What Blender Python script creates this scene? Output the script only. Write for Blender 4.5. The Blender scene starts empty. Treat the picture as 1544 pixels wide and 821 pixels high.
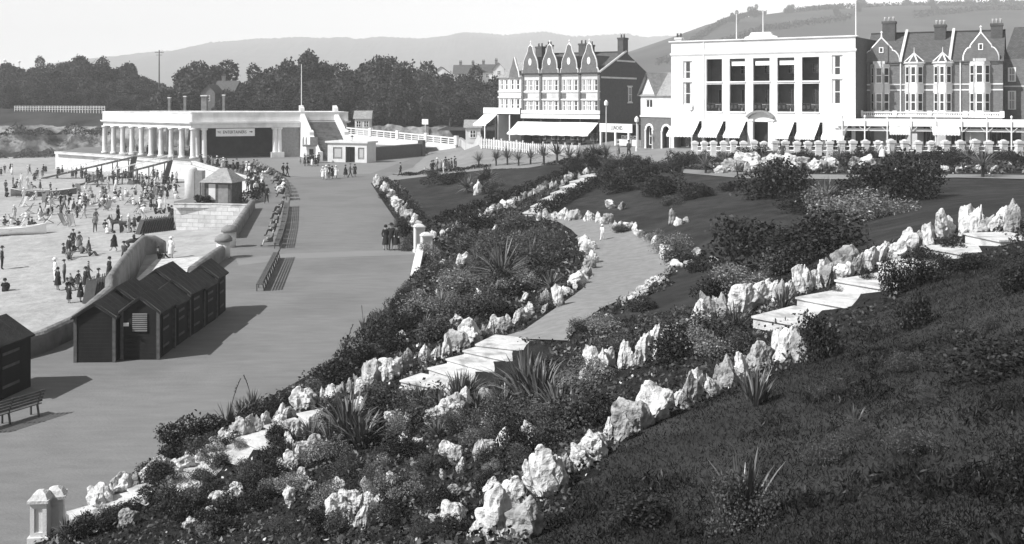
import bpy, bmesh, math, random
import numpy as np
from mathutils import Vector, Matrix
R = random.Random(11)
NR = np.random.RandomState(5)
SC = bpy.context.scene
COL = SC.collection
F, CX, HZ, CAMH = 1544.0, 772.0, 150.0, 10.0
rad = math.radians

# ---------------------------------------------------------------- pixel <-> place
def G(u, v, z=0.0):
    d = (CAMH - z) * F / (v - HZ)
    return Vector(((u - CX) / F * d, d, z))
def P(u, v, d):
    return Vector(((u - CX) / F * d, d, CAMH - (v - HZ) / F * d))

# ---------------------------------------------------------------- terrain
CTRL = [  # (u, v, z)
 (60,812,0),(150,790,.35),(250,800,.8),(400,800,1.6),(600,800,3.0),(720,805,3.9),(760,805,4.3),(900,800,4.9),(1200,800,5.6),(1540,800,6.5),
 (280,727,.45),(385,672,.75),(450,640,.95),(350,660,.5),(450,720,1.2),(600,700,2.0),(750,680,2.8),(750,620,2.2),(900,670,3.6),(840,720,4.2),
 (480,600,.6),(540,560,.6),(650,540,.9),(600,600,1.3),(700,575,1.5),(740,535,1.8),(800,510,2.0),(620,480,.8),(650,400,.8),(750,400,1.3),(750,350,1.3),(800,440,1.5),
 (850,470,2.0),(900,440,1.8),(985,400,1.8),(900,363,1.5),(820,330,1.5),(860,290,2.2),(905,258,3.1),
 (590,275,.35),(650,330,1.0),(870,245,3.0),(750,255,1.5),(720,305,1.3),(635,375,.6),
 (1050,280,3.4),(1000,255,3.8),(1000,430,2.2),(1060,390,2.6),(1100,330,3.2),(1000,310,2.7),(950,330,2.2),(1300,300,4.3),(1400,270,4.6),(1150,265,4.0),
 (1480,360,5.8),(1500,350,6.0),(1450,310,5.3),(1500,290,4.9),(1350,340,4.9),(1250,385,4.7),(1150,430,3.9),(1300,450,4.95),(1200,490,4.6),(1130,510,4.3),
 (1060,540,4.0),(950,580,3.6),(870,590,3.1),(960,500,3.0),(1060,460,3.2),
 (1200,540,4.6),(1060,600,4.45),(960,640,4.3),(1540,600,6.35),(1540,450,6.3),(1300,600,5.4),(1400,500,5.6),(1000,700,4.7),(1250,700,5.5),
 (640,250,.3),(690,222,1.1),(640,236,0.0),(730,226,1.5),(760,229,1.95),(787,231,2.5),(750,213,3.7),(880,237,3.8),(905,213,3.9),(965,228,4.2),(1040,236,4.3),(1150,236,4.6),(1280,234,4.8),(1540,236,5.0),(1540,262,4.8),
]
PTS = [G(*c) for c in CTRL] + [Vector(p) for p in [(0,0,8.2),(3,4,7.6),(-5,8,5.2),(-12,4,3.5),(-12,15,1.0),(8,0,8.6),(14,10,7.6),(25,15,8.0),(25,30,6.8),(40,50,6.0),(60,70,5.6),(70,100,5.4),(18,118,4.4),(35,106,4.8),(60,130,6),(30,150,5.5),(0,165,2.4),(-10,185,1.2),(-14,150,.1),(-13,170,.3),(-9,165,.9),(50,185,7),(12,143,3.9),(1,150,3.7),(0,-12,9.5),(20,-12,9.5),(-15,-12,4)]]
_A = np.array([[p.x, p.y, p.z] for p in PTS])
def _k(r2): return np.where(r2 > 1e-9, .5 * r2 * np.log(np.maximum(r2, 1e-9)), 0.0)
def _fit():
    n = len(_A); X = _A[:, :2] / 20.0
    K = _k(((X[:, None] - X[None]) ** 2).sum(2)) + np.eye(n) * 0.004
    Q = np.c_[np.ones(n), X]
    M = np.zeros((n + 3, n + 3)); M[:n, :n] = K; M[:n, n:] = Q; M[n:, :n] = Q.T
    return X, np.linalg.solve(M, np.r_[_A[:, 2], 0, 0, 0])
_X, _W = _fit()
def tps(x, y):
    x = np.atleast_1d(np.asarray(x, float)) / 20; y = np.atleast_1d(np.asarray(y, float)) / 20
    n = len(_X); out = np.zeros(len(x))
    for s in range(0, len(x), 4000):
        a = np.c_[x[s:s+4000], y[s:s+4000]]
        out[s:s+4000] = _k(((a[:, None] - _X[None]) ** 2).sum(2)) @ _W[:n] + _W[n] + a @ _W[n+1:]
    return out
# garden edge on the promenade: x as a function of y
_EY = [-20, 10, 23.7, 29, 33.5, 40, 48, 55, 62, 66, 80, 100, 122, 128, 150, 180, 195]
_EX = [-13, -12, -10.6, -9.6, -8.0, -6.0, -5.3, -5.5, -5.7, -5.9, -8.7, -12.6, -16.8, -16.5, -14.5, -15.2, -15]
def edge_x(y): return np.interp(y, _EY, _EX)
def gz(x, y): return float(tps([x], [y])[0])
_DS = np.geomspace(5, 200, 700)
def hit(u, v, lift=0.0):
    """where the line of sight through a pixel meets the garden"""
    zr = CAMH - (v - HZ) / F * _DS; xs = (u - CX) / F * _DS
    zt = np.where(xs > edge_x(_DS), tps(xs, _DS), 0.0)
    k = np.nonzero(zr <= zt)[0]
    if not len(k): return P(u, v, 150)
    k = k[0]
    if k == 0: d = _DS[0]
    else:
        a, b = zr[k-1] - zt[k-1], zr[k] - zt[k]
        d = _DS[k-1] + (_DS[k] - _DS[k-1]) * (a / (a - b))
    x = (u - CX) / F * d
    z = gz(x, d) if x > edge_x(d) else 0.0
    return Vector((x, d, z + lift))
BEACH = [(265,352,-2.1),(370,345,-2.0),(230,400,-2.3),(160,450,-2.3),(60,520,-2.3),(-60,560,-2.4),(0,420,-2.9),(0,300,-3.2),(0,246,-3.0),(150,265,-2.8),(255,262,-2.5),(230,300,-2.6),(82,262,-3.0),(-200,300,-4.2),(-300,420,-4.2),(330,290,-1.9),(-400,250,-4.5)]
_B = np.array([list(G(*c)) for c in BEACH])
_BW = np.linalg.lstsq(np.c_[np.ones(len(_B)), _B[:, 0], _B[:, 1], _B[:, 0] * _B[:, 1] / 100, _B[:, 1] ** 2 / 100], _B[:, 2], rcond=None)[0]
def bz(x, y): return float(min(-1.7, max(-5, _BW @ np.array([1, x, y, x * y / 100, y * y / 100]))))
def bhit(u, v):
    z = -2.6
    for _ in range(12):
        p = G(u, v, z); z = .5 * z + .5 * bz(p.x, p.y)
    return G(u, v, z)

# ---------------------------------------------------------------- materials (a monochrome place: every colour is a grey)
def mat(name, a, var=.12, scale=3.0, rough=.85, bump=0.0, bscale=None, spec=.25, detail=6, island=0.0, trans=0.0, patch=None, stretch=None):
    m = bpy.data.materials.new(name); m.use_nodes = True
    nt = m.node_tree; N = nt.nodes; L = nt.links; b = N['Principled BSDF']
    b.inputs['Roughness'].default_value = rough
    b.inputs['Specular IOR Level'].default_value = spec
    tc = N.new('ShaderNodeTexCoord'); src = tc.outputs['Object']
    if stretch:
        mp = N.new('ShaderNodeMapping'); mp.inputs['Scale'].default_value = stretch; L.new(src, mp.inputs['Vector']); src = mp.outputs['Vector']
    no = N.new('ShaderNodeTexNoise'); no.inputs['Scale'].default_value = scale; no.inputs['Detail'].default_value = detail; no.inputs['Roughness'].default_value = .62
    L.new(src, no.inputs['Vector'])
    mr = N.new('ShaderNodeMapRange'); mr.inputs['From Min'].default_value = .3; mr.inputs['From Max'].default_value = .7
    mr.inputs['To Min'].default_value = a * (1 - var); mr.inputs['To Max'].default_value = a * (1 + var)
    L.new(no.outputs['Fac'], mr.inputs['Value']); out = mr.outputs['Result']
    if patch:   # (scale, threshold, factor): darker patches: stains, mottling, painted rock pockets
        n2 = N.new('ShaderNodeTexNoise'); n2.inputs['Scale'].default_value = patch[0]; n2.inputs['Detail'].default_value = 5; L.new(tc.outputs['Object'], n2.inputs['Vector'])
        r2 = N.new('ShaderNodeMapRange'); r2.inputs['From Min'].default_value = patch[1] - .07; r2.inputs['From Max'].default_value = patch[1] + .07
        r2.inputs['To Min'].default_value = 1; r2.inputs['To Max'].default_value = patch[2]; L.new(n2.outputs['Fac'], r2.inputs['Value'])
        mm = N.new('ShaderNodeMath'); mm.operation = 'MULTIPLY'; L.new(out, mm.inputs[0]); L.new(r2.outputs['Result'], mm.inputs[1]); out = mm.outputs[0]
    if island:
        ge = N.new('ShaderNodeNewGeometry'); r3 = N.new('ShaderNodeMapRange'); r3.inputs['To Min'].default_value = 1 - island; r3.inputs['To Max'].default_value = 1 + island
        L.new(ge.outputs['Random Per Island'], r3.inputs['Value'])
        mm = N.new('ShaderNodeMath'); mm.operation = 'MULTIPLY'; L.new(out, mm.inputs[0]); L.new(r3.outputs['Result'], mm.inputs[1]); out = mm.outputs[0]
    cc = N.new('ShaderNodeCombineColor')
    for i in range(3): L.new(out, cc.inputs[i])
    L.new(cc.outputs[0], b.inputs['Base Color'])
    if bump:
        nb = N.new('ShaderNodeTexNoise'); nb.inputs['Scale'].default_value = bscale or scale * 3; nb.inputs['Detail'].default_value = 6; L.new(src, nb.inputs['Vector'])
        bp = N.new('ShaderNodeBump'); bp.inputs['Strength'].default_value = bump; bp.inputs['Distance'].default_value = .1
        L.new(nb.outputs['Fac'], bp.inputs['Height']); L.new(bp.outputs['Normal'], b.inputs['Normal'])
    if trans:
        tr = N.new('ShaderNodeBsdfTranslucent'); mx = N.new('ShaderNodeMixShader'); mx.inputs[0].default_value = trans
        L.new(cc.outputs[0], tr.inputs['Color']); L.new(b.outputs[0], mx.inputs[1]); L.new(tr.outputs[0], mx.inputs[2])
        L.new(mx.outputs[0], N['Material Output'].inputs['Surface'])
    return m
def brickmat(name, a, mortar, sc, bw=.5, rh=.25, ms=.015, var=.15, bump=.3):
    m = mat(name, a, var, 2.0, .9); nt = m.node_tree; N = nt.nodes; L = nt.links; b = N['Principled BSDF']
    old = b.inputs['Base Color'].links[0].from_socket
    br = N.new('ShaderNodeTexBrick'); br.inputs['Scale'].default_value = sc; br.inputs['Brick Width'].default_value = bw; br.inputs['Row Height'].default_value = rh; br.inputs['Mortar Size'].default_value = ms
    tc = N.new('ShaderNodeTexCoord'); sx = N.new('ShaderNodeSeparateXYZ'); L.new(tc.outputs['Object'], sx.inputs[0])
    ad = N.new('ShaderNodeMath'); L.new(sx.outputs['X'], ad.inputs[0]); L.new(sx.outputs['Y'], ad.inputs[1])
    cb = N.new('ShaderNodeCombineXYZ'); L.new(ad.outputs[0], cb.inputs['X']); L.new(sx.outputs['Z'], cb.inputs['Y']); L.new(cb.outputs[0], br.inputs['Vector'])
    br.inputs['Color1'].default_value = (1, 1, 1, 1); br.inputs['Color2'].default_value = (.72, .72, .72, 1); k = mortar / a; br.inputs['Mortar'].default_value = (k, k, k, 1)
    mx = N.new('ShaderNodeVectorMath'); mx.operation = 'MULTIPLY'; L.new(old, mx.inputs[0]); L.new(br.outputs['Color'], mx.inputs[1]); L.new(mx.outputs[0], b.inputs['Base Color'])
    bp = N.new('ShaderNodeBump'); bp.inputs['Strength'].default_value = bump; bp.inputs['Distance'].default_value = .03; bp.invert = True; L.new(br.outputs['Fac'], bp.inputs['Height']); L.new(bp.outputs[0], b.inputs['Normal'])
    return m
def plankmat(name, a, sc, axis='X', var=.3, depth=.5):
    m = mat(name, a, var, 2.5, .85, stretch=(1, 1, .3)); N = m.node_tree.nodes; L = m.node_tree.links; b = N['Principled BSDF']
    tc = N.new('ShaderNodeTexCoord'); w = N.new('ShaderNodeTexWave'); w.bands_direction = axis; w.wave_profile = 'SAW'; w.inputs['Scale'].default_value = sc
    L.new(tc.outputs['Object'], w.inputs['Vector']); bp = N.new('ShaderNodeBump'); bp.inputs['Strength'].default_value = depth; bp.inputs['Distance'].default_value = .03
    L.new(w.outputs['Fac'], bp.inputs['Height']); L.new(bp.outputs[0], b.inputs['Normal'])
    return m
M = dict(
 lawn=mat('lawn grass', .038, .45, .9, .9, .6, 25, .1, 10, patch=(.22, .52, .72)),
 soil=mat('bed soil', .018, .5, 2, .95, .7, 12, .1),
 tarmac=mat('promenade tarmac', .178, .13, 1.6, .82, .3, 22, .2, 14, patch=(.16, .54, .87), stretch=(.4, 1.3, 1)),
 tarmac2=mat('pale worn tarmac', .205, .1, .6, .8, .1, 30, .25, 8, stretch=(.3, 1, 1)),
 path=mat('garden path asphalt', .21, .2, 2.2, .8, .2, 20, .25, 8),
 road=mat('upper road', .22, .14, .5, .85, .1, 20, .2),
 sand=mat('beach sand', .35, .2, .8, .95, 1.0, 2.2, .1, 10, patch=(.06, .55, .88)),
 rock=mat('limestone rock', .58, .3, 3.2, .9, .9, 6, .1, 9, patch=(2.3, .57, .38)),  # dark patches: stains, plus the shade of pockets put into the colour
 rock2=mat('weathered grey rock', .36, .35, 2.4, .9, .9, 6, .15, 8, patch=(1.5, .53, .4)),
 slab=mat('pale concrete slab', .54, .2, 2.5, .9, .3, 14, .15, patch=(1.6, .58, .6)),
 white=mat('white paint', .80, .05, 1.5, .6, .05, 10, .3, patch=(.7, .66, .85)),
 stucco=mat('white stucco', .72, .09, .9, .8, .15, 25, .2, patch=(.5, .58, .84), stretch=(1, 1, .35)),
 cream=mat('off white render', .62, .1, .9, .8, .1, 20, .2, patch=(.4, .6, .8)),
 stone=brickmat('pale ashlar stone', .58, .34, 1.0, .9, .38, .02, .16, .5),
 coping=mat('sea wall concrete', .21, .22, 1.2, .9, .5, 8, .2, patch=(.8, .55, .7)),
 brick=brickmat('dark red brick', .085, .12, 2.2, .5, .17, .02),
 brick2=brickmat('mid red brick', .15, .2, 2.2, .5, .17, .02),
 roof=brickmat('slate roof', .12, .06, 2.0, .5, .25, .02),
 roof2=brickmat('pale tiled roof', .34, .22, 2.0, .5, .25, .02),
 dark=mat('dark paint', .035, .3, 3, .6),
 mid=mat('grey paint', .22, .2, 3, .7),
 inside=mat('shade darkened interior', .055, .3, .7, .9),  # deep shade of rooms and shopfronts put into the colour
 loggia=mat('shaded balcony plaster', .17, .25, .7, .9),  # shade of the balcony recesses put into the colour
 glass=mat('window glass', .02, .3, 1, .12, spec=.6),
 canvas=mat('white awning canvas', .78, .05, 2.5, .9, .2, 3, .1),
 hut=plankmat('creosoted boards', .018, 2.2, 'Z'),
 felt=mat('roofing felt', .034, .35, 2.5, .9, .3, 12, .15),
 wood=mat('weathered timber', .09, .35, 4, .8),
 iron=mat('painted iron', .05, .2, 4, .5),
 bark=mat('bark', .06, .4, 5, .95, .6),
 leaf=mat('dark leaves', .023, .25, 1.5, .55, spec=.3, island=.55, trans=.18),
 leaf2=mat('mid green leaves', .072, .25, 1.5, .6, spec=.3, island=.55, trans=.2),
 leaf3=mat('grey downy leaves', .18, .3, 2.0, .8, spec=.15, island=.5, trans=.15),
 petal=mat('pale blossom', .55, .1, 3, .8, island=.3),
 blade=mat('sword leaves', .12, .3, 2, .42, spec=.45, island=.6),
 tree=mat('tree foliage', .046, .5, .25, .7, spec=.2, island=.75, trans=.15),
 tree2=mat('bushy wood foliage', .058, .35, .12, .7, spec=.2, island=.6, trans=.15),
 cliff=mat('limestone cliff', .22, .75, .5, .9, 1.0, 1.6, .1, 12, patch=(.22, .5, .35)),
 scrub=mat('cliff top turf', .045, .5, .12, .95, .6, 2, .1, 9),
 hillm=mat('far hillside fields', .062, .30, .006, .95, spec=.05, detail=9, patch=(.011, .54, .62)),
 hillf=mat('distant wooded hill', .09, .35, .02, .95, spec=.05, detail=9),
 skin=mat('skin', .40, .05), hair=mat('hair', .04, .2),
 cloth0=mat('black cloth', .022, .3, 6), cloth1=mat('charcoal cloth', .05, .3, 6), cloth2=mat('grey cloth', .16, .2, 6), cloth3=mat('white cotton', .72, .08, 6), cloth4=mat('pale print cotton', .42, .25, 14),
 ink=mat('sign lettering', .03, .1), donkey=mat('donkey hide', .05, .4, 4),
)

# ---------------------------------------------------------------- mesh building
class MB:
    def __init__(s): s.v = []; s.f = []; s.m = []; s.X = None
    def add(s, vs, fs, m=0):
        k = len(s.v)
        if s.X is not None: vs = [s.X @ Vector(p) for p in vs]
        s.v += [tuple(p) for p in vs]; s.f += [tuple(i + k for i in q) for q in fs]; s.m += [m] * len(fs); return s
    def quad(s, a, b, c, d, m=0): return s.add([a, b, c, d], [(0, 1, 2, 3)], m)
    def box(s, x0, x1, y0, y1, z0, z1, m=0):
        return s.add([(x0,y0,z0),(x1,y0,z0),(x1,y1,z0),(x0,y1,z0),(x0,y0,z1),(x1,y0,z1),(x1,y1,z1),(x0,y1,z1)],
                     [(0,3,2,1),(4,5,6,7),(0,1,5,4),(1,2,6,5),(2,3,7,6),(3,0,4,7)], m)
    def tube(s, a, b, r0, r1=None, n=8, m=0, cap=True):
        a = Vector(a); b = Vector(b); r1 = r0 if r1 is None else r1
        t = (b - a).normalized(); x = t.cross(Vector((0, 0, 1)) if abs(t.z) < .9 else Vector((1, 0, 0))).normalized(); y = t.cross(x)
        vs = [a + (x * math.cos(2*math.pi*i/n) + y * math.sin(2*math.pi*i/n)) * r0 for i in range(n)] + [b + (x * math.cos(2*math.pi*i/n) + y * math.sin(2*math.pi*i/n)) * r1 for i in range(n)]
        fs = [(i, (i+1) % n, n + (i+1) % n, n + i) for i in range(n)]
        if cap: fs += [tuple(range(n))[::-1], tuple(range(n, 2*n))]
        return s.add(vs, fs, m)
    def lathe(s, prof, n=12, m=0, c=(0, 0), sx=1, sy=1):
        vs = [(c[0] + r*sx*math.cos(2*math.pi*i/n), c[1] + r*sy*math.sin(2*math.pi*i/n), z) for r, z in prof for i in range(n)]
        fs = [(k*n+i, k*n+(i+1) % n, (k+1)*n+(i+1) % n, (k+1)*n+i) for k in range(len(prof)-1) for i in range(n)]
        fs += [tuple(range(n))[::-1], tuple((len(prof)-1)*n + i for i in range(n))]
        return s.add(vs, fs, m)
    def prism(s, poly, y0, y1, m=0):          # poly in x,z ; extruded along y
        n = len(poly)
        vs = [(x, y0, z) for x, z in poly] + [(x, y1, z) for x, z in poly]
        return s.add(vs, [tuple(range(n)), tuple(range(n, 2*n))[::-1]] + [(i, n+i, n+(i+1) % n, (i+1) % n) for i in range(n)], m)
    def mesh(s, name, mats, smooth=False):
        me = bpy.data.meshes.new(name); me.from_pydata(s.v, [], s.f)
        for q in (mats if isinstance(mats, (list, tuple)) else [mats]): me.materials.append(q)
        me.polygons.foreach_set('material_index', s.m)
        if smooth: me.polygons.foreach_set('use_smooth', [True] * len(s.f))
        bm = bmesh.new(); bm.from_mesh(me); bmesh.ops.recalc_face_normals(bm, faces=bm.faces); bm.to_mesh(me); bm.free()
        me.update(); return me
    def build(s, name, mats, parent=None, smooth=False):
        return ob(name, s.mesh(name, mats, smooth), parent)
def ob(name, me, parent=None, loc=None, rz=None, sc=None):
    o = bpy.data.objects.new(name, me); COL.objects.link(o)
    if parent: o.parent = parent
    if loc is not None: o.location = loc
    if rz is not None: o.rotation_euler = (0, 0, rz)
    if sc is not None: o.scale = sc if hasattr(sc, '__len__') else (sc, sc, sc)
    return o
def T(o, label=None, cat=None, group=None, kind=None):
    if label: o['label'] = label
    if cat: o['category'] = cat
    if group: o['group'] = group
    if kind: o['kind'] = kind
    return o
def E(name, loc, rz=0.0, sc=None): return ob(name, None, None, loc, rz, sc)
def dup(o, loc=None, rz=None, sc=None, parent=None):
    c = o.copy(); COL.objects.link(c)
    if parent: c.parent = parent
    for k in KIDS.get(o.name, []): dup(k, parent=c)
    if loc is not None: c.location = loc
    if rz is not None: c.rotation_euler = (0, 0, rz)
    if sc is not None: c.scale = sc if hasattr(sc, '__len__') else (sc, sc, sc)
    return c
KIDS = {}
def learn(o):
    for q in [o] + list(o.children): KIDS[q.name] = list(q.children)
    return o
_ONES = 'zeroth first second third fourth fifth sixth seventh eighth ninth tenth eleventh twelfth thirteenth fourteenth fifteenth sixteenth seventeenth eighteenth nineteenth'.split()
_TENS = {20: ('twenty', 'twentieth'), 30: ('thirty', 'thirtieth'), 40: ('forty', 'fortieth'), 50: ('fifty', 'fiftieth'), 60: ('sixty', 'sixtieth'), 70: ('seventy', 'seventieth'), 80: ('eighty', 'eightieth'), 90: ('ninety', 'ninetieth')}
def nth(n):
    if n < 20: return _ONES[n]
    t, r = n // 10 * 10, n % 10
    return _TENS[t][1] if r == 0 else _TENS[t][0] + '-' + _ONES[r]
def pu(p): return CX + p[0] / max(p[1], .1) * F
def grid_mesh(name, xs, ys, zf, m, parent=None, smooth=True):
    me = bpy.data.meshes.new(name); nx = len(xs[0]) if hasattr(xs[0], '__len__') else len(xs)
    return me
def leafmesh(name, C, S, mats, mi=None, up=0.0, aspect=.55, seed=0):
    """many small leaf faces at the points C with sizes S"""
    rs = np.random.RandomState(seed); n = len(C); C = np.asarray(C, float)
    a = rs.normal(size=(n, 3)); a[:, 2] += up; a /= np.linalg.norm(a, axis=1)[:, None]
    b = rs.normal(size=(n, 3)); b -= (b * a).sum(1)[:, None] * a; b /= np.linalg.norm(b, axis=1)[:, None]
    S = np.broadcast_to(np.asarray(S, float), (n,))[:, None]
    c = np.cross(a, b)
    V = np.stack([C - a * S, C + b * S * aspect + c * S * .15, C + a * S, C - b * S * aspect + c * S * .15], 1).reshape(-1, 3)
    me = bpy.data.meshes.new(name)
    me.vertices.add(4 * n); me.vertices.foreach_set('co', V.ravel())
    me.loops.add(4 * n); me.loops.foreach_set('vertex_index', np.arange(4 * n))
    me.polygons.add(n); me.polygons.foreach_set('loop_start', np.arange(n) * 4); me.polygons.foreach_set('loop_total', np.full(n, 4))
    for q in mats: me.materials.append(q)
    if mi is not None: me.polygons.foreach_set('material_index', np.asarray(mi, dtype=np.int32))
    me.update(calc_edges=True); me.validate(); return me
def merge(name, objs, label, cat=None):
    """the members past the first three hundred of a kind, as one object"""
    b_ = MB(); ms = []; bpy.context.view_layer.update()
    for o in objs:
        for q in [o] + list(o.children):
            if q.type != 'MESH': continue
            idx = []
            for m_ in q.data.materials:
                if m_ not in ms: ms.append(m_)
                idx.append(ms.index(m_))
            W_ = q.matrix_world; k_ = len(b_.v); b_.v += [tuple(W_ @ v.co) for v in q.data.vertices]
            for p in q.data.polygons: b_.f.append(tuple(i + k_ for i in p.vertices)); b_.m.append(idx[min(p.material_index, len(idx)-1)])
    for o in objs:
        for q in list(o.children): bpy.data.objects.remove(q)
        bpy.data.objects.remove(o)
    return T(b_.build(name, ms), label, cat, None, 'stuff')
def lobes(rs, n, k, rx, ry, rz, hollow=.55, rough=.35):
    """points through a clumpy crown made of k uneven lobes; base at z=0"""
    cs = rs.normal(size=(k, 3)) * np.array([rx, ry, rz]) * .42; cs[:, 2] = np.abs(cs[:, 2]) * 1.1 + rz * .35
    rr = rs.uniform(.3, .62, size=k)
    w = rs.choice(k, n, p=rr**2 / (rr**2).sum())
    d = rs.normal(size=(n, 3)); d /= np.linalg.norm(d, axis=1)[:, None]
    r = (hollow + (1 - hollow) * rs.uniform(size=n) ** .5) * rr[w] * (1 + rough * rs.normal(size=n) * .5)
    p = cs[w] + d * r[:, None] * np.array([rx, ry, rz])
    return p[p[:, 2] > .02]
# ---------------------------------------------------------------- camera, light, sky
cam = bpy.data.objects.new('camera', bpy.data.cameras.new('camera')); COL.objects.link(cam); SC.camera = cam
cam.location = (0, 0, CAMH); cam.rotation_euler = (rad(90), 0, 0)
cam.data.lens = 36; cam.data.sensor_width = 36; cam.data.shift_y = -(410.5 - HZ) / F
cam.data.clip_start = .3; cam.data.clip_end = 12000
SUNV = Vector((-.88 * math.cos(rad(44)), -.47 * math.cos(rad(44)), math.sin(rad(44)))).normalized()
sl = bpy.data.lights.new('sun', 'SUN'); sl.energy = 5.0; sl.angle = rad(.5); sl.color = (1, 1, 1)
so = bpy.data.objects.new('sun', sl); COL.objects.link(so); so.rotation_euler = (-SUNV).to_track_quat('-Z', 'Y').to_euler(); so.location = (-60, -30, 80)
W = bpy.data.worlds.new('World'); SC.world = W; W.use_nodes = True
nt = W.node_tree; sky = nt.nodes.new('ShaderNodeTexSky'); sky.sky_type = 'NISHITA'; sky.sun_disc = False
sky.sun_elevation = rad(44); sky.sun_rotation = math.atan2(SUNV.x, SUNV.y); sky.air_density = 1.2; sky.dust_density = 0.0
sp = nt.nodes.new('ShaderNodeSeparateColor'); nt.links.new(sky.outputs[0], sp.inputs[0])     # black and white film behind an orange filter
def _mul(s_, k): n = nt.nodes.new('ShaderNodeMath'); n.operation = 'MULTIPLY'; nt.links.new(s_, n.inputs[0]); n.inputs[1].default_value = k; return n.outputs[0]
ad = nt.nodes.new('ShaderNodeMath'); nt.links.new(_mul(sp.outputs[0], .6), ad.inputs[0]); nt.links.new(_mul(sp.outputs[1], .4), ad.inputs[1])
cb_ = nt.nodes.new('ShaderNodeCombineColor')
for i in range(3): nt.links.new(ad.outputs[0], cb_.inputs[i])
nt.links.new(cb_.outputs[0], nt.nodes['Background'].inputs['Color']); nt.nodes['Background'].inputs['Strength'].default_value = .15
vs = SC.view_settings; vs.view_transform = 'Standard'; vs.look = 'None'; vs.exposure = 0.42; vs.gamma = 1
SC.cycles.max_bounces = 6; SC.cycles.volume_bounces = 2; SC.cycles.transparent_max_bounces = 8; SC.cycles.use_denoising = True

# ---------------------------------------------------------------- garden ground
def inpoly(u, v, poly):
    c = False; n = len(poly)
    for i in range(n):
        (x0, y0), (x1, y1) = poly[i], poly[i-1]
        if (y0 > v) != (y1 > v) and u < (x1 - x0) * (v - y0) / (y1 - y0) + x0: c = not c
    return c
LAWNS = [[(592,268),(652,334),(700,320),(870,250),(740,248)],
         [(830,316),(920,262),(1040,262),(1700,262),(1700,310),(1400,352),(1200,430),(1050,475),(862,512),(1010,432),(1020,385)],
         [(1700,350),(1420,410),(1210,545),(960,650),(800,815),(780,1200),(2600,1200),(2600,350)]]
ys = np.concatenate([np.arange(-14, 46, .4), np.arange(46, 196, 1.0)]); ts = np.concatenate([np.arange(0, 26, .4), np.arange(26, 112, 1.6)])
YY, TT = np.meshgrid(ys, ts, indexing='ij'); XX = edge_x(YY) + TT
ZZ = tps(XX.ravel(), YY.ravel()).reshape(XX.shape)
ZZ = np.maximum(ZZ, .02); ZZ[:, 0] = np.minimum(ZZ[:, 0], .35)
cls = {'lawn': MB(), 'flower_bed': MB(), 'upper_road': MB()}
ny, nx = XX.shape
fcl = {k: [] for k in cls}
for i in range(ny - 1):
    for j in range(nx - 1):
        x = .5 * (XX[i, j] + XX[i+1, j+1]); y = .5 * (YY[i, j] + YY[i+1, j]); z = .25 * (ZZ[i, j] + ZZ[i+1, j] + ZZ[i, j+1] + ZZ[i+1, j+1])
        if y > 126 - min(1, max(0, (x + 2) / 16)) * 28: c = 'upper_road'
        elif y < 7: c = 'lawn' if x > -1 else 'flower_bed'
        else:
            u = CX + x / y * F; v = HZ + (CAMH - z) / y * F
            c = 'lawn' if any(inpoly(u, v, p) for p in LAWNS) else 'flower_bed'
        fcl[c].append((i*nx+j, i*nx+j+1, (i+1)*nx+j+1, (i+1)*nx+j))
V = np.stack([XX, YY, ZZ], 2).reshape(-1, 3)
for c, fs in fcl.items():
    a = np.array(fs); used, inv = np.unique(a, return_inverse=True)
    b = MB(); b.add([tuple(p) for p in V[used]], [tuple(q) for q in inv.reshape(-1, 4)])
    T(b.build(c, M[{'lawn': 'lawn', 'flower_bed': 'soil', 'upper_road': 'road'}[c]], smooth=True), kind='structure')
# skirt of the garden along the promenade
b = MB()
for i in range(ny - 1): b.quad((XX[i,0], YY[i,0], -.4), (XX[i+1,0], YY[i+1,0], -.4), V[(i+1)*nx], V[i*nx])
T(b.build('garden_edge', M['soil']), kind='structure')

def ribbon(name, Lp, Rp, m, lift=.05, n=60, k=8, surf=hit):
    def samp(poly, t):
        q = [Vector((a, b_)) for a, b_ in poly]; ln = [0]
        for i in range(1, len(q)): ln.append(ln[-1] + (q[i] - q[i-1]).length)
        s = t * ln[-1]
        for i in range(1, len(q)):
            if s <= ln[i] + 1e-6: return q[i-1].lerp(q[i], (s - ln[i-1]) / max(ln[i] - ln[i-1], 1e-6))
        return q[-1]
    vs = []
    for i in range(n + 1):
        a = samp(Lp, i / n); c = samp(Rp, i / n); A = hit(*a); Cc = hit(*c)
        for j in range(k + 1):
            p = A.lerp(Cc, j / k); vs.append((p.x, p.y, max(gz(p.x, p.y), .02) + lift))
    fs = [(i*(k+1)+j, i*(k+1)+j+1, (i+1)*(k+1)+j+1, (i+1)*(k+1)+j) for i in range(n) for j in range(k)]
    b = MB(); b.add(vs, fs); return T(b.build(name, m, smooth=True), kind='structure')
ribbon('garden_path', [(738,516),(790,500),(850,458),(880,436),(893,415),(890,392),(878,365),(862,348),(842,336),(806,328)],
       [(856,516),(872,492),(905,468),(955,445),(990,428),(1010,405),(1006,385),(990,370),(960,352),(905,332),(850,326),(818,320)], M['path'])
ribbon('terrace_path', [(1030,256),(1150,263),(1300,265),(1440,264),(1620,266)], [(1030,262),(1120,270),(1300,272),(1440,269),(1620,273)], M['tarmac2'], n=50, k=3)

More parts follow.
